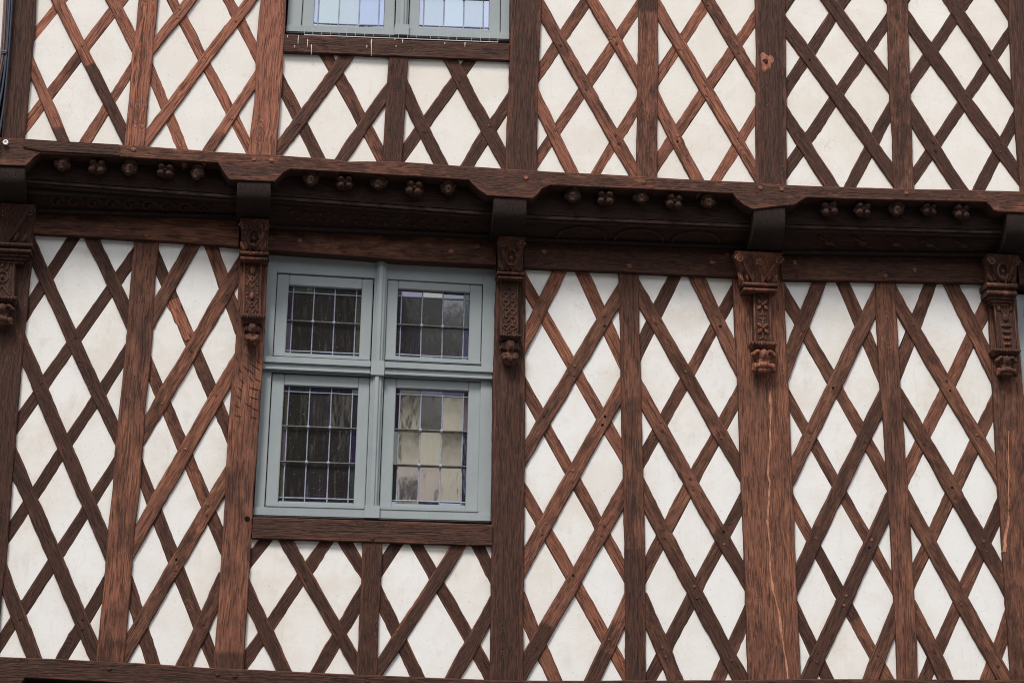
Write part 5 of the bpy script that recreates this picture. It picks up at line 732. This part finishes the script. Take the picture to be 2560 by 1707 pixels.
    if style in ('C', 'D'):
        E(0, -.072, .034, .022, .024, .030)                    # face
        E(0, -.097, .036, .0045, .007, .010); E(-.009, -.092, .028, .006, .004, .0035); E(.009, -.092, .028, .006, .004, .0035); E(0, -.091, .050, .008, .005, .003)
        E(0, -.066, .012, .027, .026, .014)                    # hair
        for sx in (-1, 1):
            E(sx * .030, -.052, .026, .013, .018, .024, sx * .4); E(sx * .040, -.048, .036, .014, .016, .012)
            E(sx * .026, -.062, .078, .020, .022, .017, sx * .6); E(sx * .020, -.076, .094, .016, .018, .012)
        E(0, -.062, .072, .020, .020, .014); E(0, -.064, .096, .033, .026, .024); E(0, -.056, .114, .028, .022, .016)
    else:
        E(0, -.078, .028, .022, .022, .030)
        E(0, -.100, .030, .0045, .007, .010); E(-.009, -.095, .022, .006, .004, .0035); E(.009, -.095, .022, .006, .004, .0035); E(0, -.094, .044, .008, .005, .003)
        for sx in (-1, 1):
            E(sx * .034, -.070, .014, .020, .024, .013, sx * .5); E(sx * .048, -.066, .026, .016, .022, .014); E(sx * .030, -.058, .036, .014, .018, .014)
            E(sx * .044, -.066, .088, .015, .024, .022); E(sx * .050, -.066, .104, .011, .020, .013)
        E(0, -.060, .058, .034, .026, .012); E(0, -.070, .084, .042, .030, .020); E(0, -.064, .104, .036, .026, .018)
    sub("carved_figure", b, (cl[0] - .05, .1, cl[2] + .03, 1), remesh=.0045 if k < 1.3 else .005, smooth=80)
    return root
for lv, stl in zip(BRK, "ACDFH"): console(*lv, stl)
# ------------------------------------------------------------------ windows
def make_window(quad, yb_, spec, name="window", label=None, panes=None):
    TL, TR, BR_, BL = [Vector((p[0], 0, p[1])) for p in quad]
    root = bpy.data.objects.new(name, None); col.objects.link(root); root.parent = house
    root.location = ((BL.x + BR_.x) / 2, yb_, BL.z)
    if label: root["label"] = label
    def M(s, t, y):
        p = (BL + (BR_ - BL) * s) * (1 - t) + (TL + (TR - TL) * s) * t
        return (p.x, yb_ + y, p.z)
    def qbox(b, s0, t0, s1, t1, y0, y1):
        vs = [M(s0, t0, y0), M(s1, t0, y0), M(s1, t0, y1), M(s0, t0, y1), M(s0, t1, y0), M(s1, t1, y0), M(s1, t1, y1), M(s0, t1, y1)]
        b.add(vs, [(0, 3, 2, 1), (4, 5, 6, 7), (0, 1, 5, 4), (1, 2, 6, 5), (2, 3, 7, 6), (3, 0, 4, 7)])
    def sub(nm, b, mat, bevel=.002, colr=None, smooth=None):
        me, org = b.mesh(nm, bevel, 2 if bevel else 1, smooth)
        return link(nm, me, mat, root, tuple(Vector(org) - root.location), colr)
    m0, m1 = spec['mull']; t0, t1 = spec['trans']
    b = MB()
    L_ = spec['sash'][0][0]; R_ = spec['sash'][1][2]
    qbox(b, 0, .018, L_ - .003, 1, 0, .10); qbox(b, R_ + .003, .018, 1, 1, 0, .10); qbox(b, L_ - .003, spec['head'], R_ + .003, 1, .001, .10)
    sub("frame", b, PAINT)
    b = MB(); qbox(b, -.002, 0, m0 + .004, .034, -.022, .10); qbox(b, m1 - .004, 0, 1.002, .034, -.022, .10); sub("bottom_rail", b, PAINT, .006)
    b = MB()                       # mullion with stepped mouldings
    w = m1 - m0
    for z0, z1 in ((.045, t0), (t1, 1.0)):
        qbox(b, m0, z0, m1, z1, -.004, .10); qbox(b, m0 + w * .16, z0, m1 - w * .16, z1, -.020, -.003); qbox(b, m0 + w * .30, z0, m1 - w * .36, z1, -.030, -.019)
    sub("mullion", b, PAINT, .003)
    b = MB(); qbox(b, m0 - .004, .001, m1 + .004, .047, -.036, .05); sub("mullion_block", b, PAINT, .002)
    b = MB(); qbox(b, m0 - .001, t0 - .002, m1 + .001, t1 + .001, -.036, .05); sub("mullion_block", b, PAINT, .002)
    for sa, sb in ((0.0, m0 - .0015), (m1 + .0015, 1.0)):
        b = MB(); h = t1 - t0
        qbox(b, sa, t0 + h * .55, sb, t1, -.030, .10); qbox(b, sa, t0 + h * .30, sb, t0 + h * .549, -.018, .10); qbox(b, sa, t0 + h * .08, sb, t0 + h * .299, -.026, .10); qbox(b, sa, t0, sb, t0 + h * .079, -.010, .10)
        sub("transom", b, PAINT, .003)
    for k, (sash, gl, vs_, hs, bars) in enumerate(zip(spec['sash'], spec['glass'], spec['v'], spec['h'], spec['bars'])):
        a0, c0, a1, c1 = sash; g0, d0, g1, d1 = gl
        b = MB()
        qbox(b, a0, c0, g0, c1, .010, .06); qbox(b, g1, c0, a1, c1, .010, .06); qbox(b, g0 + .0006, d1, g1 - .0006, c1, .0105, .06); qbox(b, g0 + .0006, c0, g1 - .0006, d0, .0105, .06)
        sub("sash", b, PAINT, .003)
        b = MB(); qbox(b, a0 + .001, c0 - .012, a1 - .001, c0 + .004, -.020, .03); sub("drip_bar", b, PAINT, .004)
        # panes
        xs = [g0] + list(vs_) + [g1]; zs = [d0] + sorted(hs) + [d1]
        for i in range(len(xs) - 1):
            for j in range(len(zs) - 1):
                b = MB(); e = .0008
                ty, tz, tx = .034 + random.uniform(-.0006, .0006), random.gauss(0, .0007), random.gauss(0, .0007)
                vs = [M(xs[i] + e, zs[j] + e, ty - tz - tx), M(xs[i + 1] - e, zs[j] + e, ty - tz + tx), M(xs[i + 1] - e, zs[j + 1] - e, ty + tz + tx), M(xs[i] + e, zs[j + 1] - e, ty + tz - tx)]
                bk = [(p[0], p[1] + .004, p[2]) for p in vs]
                b.add(vs + bk, [(0, 1, 2, 3), (7, 6, 5, 4), (0, 4, 5, 1), (1, 5, 6, 2), (2, 6, 7, 3), (3, 7, 4, 0)])
                border = i in (0, len(xs) - 2) or j in (0, len(zs) - 2)
                sub("pane", b, GLASS, 0, panes(k, i, j, border))
        # lead cames, a little crooked
        for s in vs_:
            n = 9; off = random.uniform(0, 99)
            pts = [M(s + noise.noise(Vector((q * .35, off, 0))) * .0022, d0 + (d1 - d0) * q / (n - 1), .031) for q in range(n)]
            b = MB(); b.tube(pts, .0036, 6); sub("lead_came", b, LEAD, 0, None, 60)
        for t in hs:
            if t in bars:
                b = MB(); b.tube([M(g0 - .004, t, .020), M(g1 + .004, t, .020)], .0050, 6); sub("saddle_bar", b, IRON, 0, None, 60)
                for s in vs_[1:-1]:
                    b = MB(); p = M(s, t, .019); b.ell(p, (.010, .009, .010), 8, 6); sub("solder_knot", b, LEAD, 0, None, 60)
            else:
                n = 8; off = random.uniform(0, 99)
                b = MB(); b.tube([M(g0 + (g1 - g0) * q / (n - 1), t + noise.noise(Vector((q * .4, off, 3))) * .0016, .031) for q in range(n)], .0038, 6); sub("lead_came", b, LEAD, 0, None, 60)
    return root
SPEC_L = dict(mull=(.467, .523), trans=(.535, .588), head=.915,
    sash=[(.046, .602, .462, .912), (.525, .607, .941, .914), (.047, .046, .465, .531), (.527, .046, .946, .533)],
    glass=[(.096, .611, .414, .872), (.571, .618, .888, .882), (.099, .061, .417, .490), (.578, .064, .893, .498)],
    v=[(.1175, .208, .2995, .392), (.589, .6805, .7725, .865), (.120, .210, .303, .3935), (.5975, .690, .782, .8735)],
    h=[(.849, .737, .624), (.857, .744, .630), (.469, .338, .207, .077), (.477, .342, .210, .078)],
    bars=[(.737,), (.744,), (.338, .207), (.342, .210)])
def tint(choices): return random.choice(choices)
DK = [(.020, .018, .017), (.026, .021, .024), (.022, .022, .018), (.030, .024, .028), (.018, .019, .015)]
CO = [(.020, .020, .055), (.030, .045, .038), (.07, .065, .05), (.035, .022, .045), (.025, .025, .035)]
def panes_low(k, i, j, border):
    c = random.choice(CO if border else DK)
    if k == 3 and not border: c = random.choice([(.15, .145, .125), (.14, .125, .12), (.155, .15, .13)])
    if k == 0 and border and j == 3 and i == 1: c = (.07, .11, .09)
    if k == 1 and border and j == 0: c = [(.03, .02, .05), (.05, .04, .06), (.16, .19, .24), (.09, .14, .12), (.03, .03, .08)][i]
    if k == 2 and i == 0: c = [(.02, .02, .02), (.09, .085, .06), (.12, .10, .11), (.06, .055, .035), (.03, .03, .04)][j]
    return (c[0], c[1], c[2], {0: .42, 1: .50, 2: .40, 3: .80}[k] + random.uniform(-.05, .05))
make_window(WL, .035, SPEC_L, label="grey-blue four-light leaded window between the carved consoles", panes=panes_low)
SPEC_U = dict(mull=(.484, .541), trans=(.535, .588), head=.915,
    sash=[(.066, .602, .479, .912), (.546, .607, .958, .914), (.066, .032, .479, .531), (.546, .036, .958, .533)],
    glass=[(.118, .611, .433, .872), (.592, .618, .909, .882), (.118, .045, .433, .490), (.592, .054, .909, .498)],
    v=[(.137, .229, .320, .409), (.610, .703, .794, .883), (.137, .229, .320, .409), (.610, .703, .794, .883)],
    h=[(.849, .737, .624), (.857, .744, .630), (.469, .338, .190, .062), (.477, .330, .196, .068)],
    bars=[(.737,), (.744,), (.338, .190), (.330, .196)])
def panes_up(k, i, j, border):
    c = random.choice([(.098, .120, .165), (.088, .108, .108), (.105, .125, .145), (.110, .130, .172), (.094, .112, .122)] if not border else [(.080, .098, .150), (.085, .11, .115), (.10, .112, .145)])
    return c + (.60 + random.uniform(-.10, .08),)
make_window(WU, YJ + .035, SPEC_U, label="grey-blue leaded window in the upper storey, bird spikes on its sill", panes=panes_up)
make_window(WR, .035, SPEC_L, label="window cut off by the right edge of the photo", panes=panes_low)
# ------------------------------------------------------------------ scars on the posts
pF = POSTS['lF']; pH = POSTS['lH']
def scar(name, par, pts, w, mat, off=-.002):
    b = MB(); y0 = par.matrix_basis.translation.y
    secs = []
    for i, (x, z) in enumerate(pts):
        k = w(i, len(pts)); jx = random.uniform(-.002, .002)
        secs.append([(x - k + jx, y0 + .02, z), (x - k * .8 + jx, y0 + off, z), (x + k * .8 + jx, y0 + off, z), (x + k + jx, y0 + .02, z)])
    b.loft(secs); me, org = b.mesh(name)
    o = link(name, me, mat, par); o.matrix_basis = par.matrix_basis.inverted() @ Matrix.Translation(org); return o
def dens(pts, n=4):
    r = []
    for p, q in zip(pts, pts[1:]):
        for i in range(n): r.append((p[0] + (q[0] - p[0]) * i / n, p[1] + (q[1] - p[1]) * i / n))
    return r + [pts[-1]]
scar("bare_split", pF, dens(STREAKF), lambda i, n: .0030 + .0070 * abs(math.sin(i * .9) * math.sin(i * .37 + .5)) * random.uniform(.4, 1.2), RAW)
scar("bare_split", pH, dens(STREAKH), lambda i, n: .0015 + .010 * (i / n) ** 2.2 * random.uniform(.8, 1.1) + .0015, RAW)
pC = POSTS['lC']
for x0, z0, x1, z1 in CUTS:
    b = MB(); y0 = pC.matrix_basis.translation.y; d = Vector((x1 - x0, 0, z1 - z0)); n_ = Vector((-d.z, 0, d.x)).normalized() * .0021
    a = Vector((x0, y0 - .0025, z0)); c = Vector((x1, y0 - .0025, z1)); mid = (a + c) / 2
    b.add([a, mid + n_, c, mid - n_, a + Vector((0, .01, 0)), mid + n_ + Vector((0, .01, 0)), c + Vector((0, .01, 0)), mid - n_ + Vector((0, .01, 0))], [(0, 1, 2, 3), (7, 6, 5, 4), (0, 4, 5, 1), (1, 5, 6, 2), (2, 6, 7, 3), (3, 7, 4, 0)])
    me, org = b.mesh("tool_cut"); o = link("tool_cut", me, CUT, pC); o.matrix_basis = pC.matrix_basis.inverted() @ Matrix.Translation(org)
peg_at(pC, HOLE[0], HOLE[1], 1.7, True).location.z = .0
pG = POSTS['uG']; b = MB(); y0 = pG.matrix_basis.translation.y
for dx, dz, rx, rz in ((0, 0, .038, .048), (.026, .014, .024, .030), (-.012, -.044, .020, .026), (-.016, .034, .020, .024), (.014, -.030, .018, .020)): b.ell((KNOT[0] + dx, y0 + .004, KNOT[1] + dz), (rx, .0075, rz), 10, 7)
me, org = b.mesh("bare_knot", remesh=.004); o = link("bare_knot", me, KNOTM, pG); o.matrix_basis = pG.matrix_basis.inverted() @ Matrix.Translation(org)
b = MB(); b.ell((KNOT[0] - .002, y0 - .004, KNOT[1]), (.012, .006, .016), 9, 6); b.ell((KNOT[0] - .012, y0 - .003, KNOT[1] + .004), (.008, .006, .008), 8, 6)
me, org = b.mesh("knot_hole"); o = link("knot_hole", me, CUT, pG); o.matrix_basis = pG.matrix_basis.inverted() @ Matrix.Translation(org)
for x, z, ln in DROPS:
    b = MB(); y0 = yb - .0015; secs = []
    for i in range(6):
        t = i / 5; k = .0035 * (1 - .7 * t) * random.uniform(.6, 1.2); xx = x + random.uniform(-.0012, .0012)
        secs.append([(xx - k, y0 + .004, z - ln * t), (xx - k * .6, y0 - .0012, z - ln * t), (xx + k * .6, y0 - .0012, z - ln * t), (xx + k, y0 + .004, z - ln * t)])
    b.loft(secs); me, org = b.mesh("bird_dropping"); link("bird_dropping", me, DROP, sill_up, tuple(Vector(org) - sill_up.location))
# ------------------------------------------------------------------ small things fixed to the front
sp = bpy.data.objects.new("bird_spikes", None); col.objects.link(sp); sp.location = (SPIKES[0][0], YJ - .02, SPIKES[0][1])
tag(sp, "row of thin pale bird spikes along the upper window sill", "bird spikes")
b = MB(); b.tube([(x, YJ - .012, z) for x, z in SPIKES], .003, 6); me, org = b.mesh("spike_strip"); link("spike_strip", me, SPIKEM, sp, tuple(Vector(org) - sp.location))
for x, z in SPIKES:
    b = MB(); h = random.uniform(.055, .085); lean = random.uniform(-.004, .004); b.tube([(x, YJ - .014, z), (x + lean, YJ - .03, z + h)], .0013, 5)
    me, org = b.mesh("spike"); link("spike", me, SPIKEM, sp, tuple(Vector(org) - sp.location))
cb_ = bpy.data.objects.new("cable_bundle", None); col.objects.link(cb_); cb_.location = (CLIP[0], YJ - .06, CLIP[1])
tag(cb_, "bundle of dark cables clipped down the left edge of the house", "cables")
for k, pts in enumerate(CABLES):
    ps = []
    for i in range(25):
        t = i / 24 * (len(pts) - 1); j = min(int(t), len(pts) - 2); u = t - j
        p0 = pts[max(0, j - 1)]; p1 = pts[j]; p2 = pts[j + 1]; p3 = pts[min(len(pts) - 1, j + 2)]
        f = lambda a, b_, c, d: .5 * ((2 * b_) + (-a + c) * u + (2 * a - 5 * b_ + 4 * c - d) * u * u + (-a + 3 * b_ - 3 * c + d) * u ** 3)
        ps.append((f(p0[0], p1[0], p2[0], p3[0]), YJ - .055 - .004 * (k % 2), f(p0[1], p1[1], p2[1], p3[1])))
    b = MB(); b.tube(ps, .0055, 7); me, org = b.mesh("cable", smooth=60); link("cable", me, CABLES_M[(0, 1, 0, 2, 3)[k]], cb_, tuple(Vector(org) - cb_.location))
b = MB(); b.box((CLIP[0] - .012, YJ - .072, CLIP[1] - .006), (CLIP[0] + .014, YJ - .045, CLIP[1] + .004)); b.box((CLIP[0] - .012, YJ - .070, CLIP[1] - .014), (CLIP[0] + .011, YJ - .046, CLIP[1] - .009))
me, org = b.mesh("cable_clip", .001); link("cable_clip", me, IRON, cb_, tuple(Vector(org) - cb_.location))
b = MB(); b.tube([(KNOB[0] + .011 * math.cos(q * .6283), YJ - .046, KNOB[1] + .011 * math.sin(q * .6283)) for q in range(10)], .0045, 7, True); b.ell((KNOB[0], YJ - .034, KNOB[1]), (.012, .012, .012))
kn = part("wall_knob", b, WHITE, None, smooth=60); tag(kn, "small round white knob on the left end of the jetty beam", "knob")
# ------------------------------------------------------------------ houses across the street (mirrored in the leaded panes)
BEIGE = plain("beige_render", (.74, .67, .56), .9, .15, 0, .12, 1.3, .4, .01)
SLATE = plain("dark_slate", (.035, .035, .038), .6, .3, 0, .4, 9, .5, .01)
BROWN = plain("dark_weatherboard", (.050, .036, .030), .85, .2, 0, .35, 4, .5, .01)
def far_house(label, x0, x1, y1, eave, ridge, wall_m, hasdark):
    r = bpy.data.objects.new("opposite_house", None); col.objects.link(r); r.location = ((x0 + x1) / 2, y1, 0)
    tag(r, label, "house", "houses across the street")
    def sub(nm, b, mat):
        me, org = b.mesh(nm); return link(nm, me, mat, r, tuple(Vector(org) - r.location))
    b = MB(); b.box((x0, y1 - 8, 0), (x1, y1, eave)); sub("wall", b, wall_m)
    b = MB(); yr = y1 - 4
    b.loft([[(x, y1 + .4, eave - .1), (x, yr, ridge), (x, y1 - 8.4, eave - .1), (x, y1 - 8.4, eave - .25), (x, yr, ridge - .2), (x, y1 + .4, eave - .25)] for x in (x0 - .1, x1 + .1)])
    sub("roof", b, SLATE)
    b = MB(); b.box((x1 - 1.6, yr - .5, ridge - 1.2), (x1 - .8, yr + .3, ridge + 1.0)); sub("chimney", b, BROWN)
    n = int((x1 - x0) / 1.9)
    for fl in range(3):
        for k in range(n):
            cx = x0 + (x1 - x0) * (k + .5) / n; z = 1.0 + fl * 2.6
            if z + 1.5 > eave: continue
            b = MB(); b.box((cx - .45, y1 - .02, z), (cx + .45, y1 + .03, z + 1.4)); sub("window", b, SLATE)
far_house("beige rendered house with a dark slate roof across the street", .08, 26.0, -15.0, 8.95, 11.9, BEIGE, 0)
far_house("dark boarded house across the street", -26.0, .0, -15.0, 11.7, 12.4, BROWN, 1)
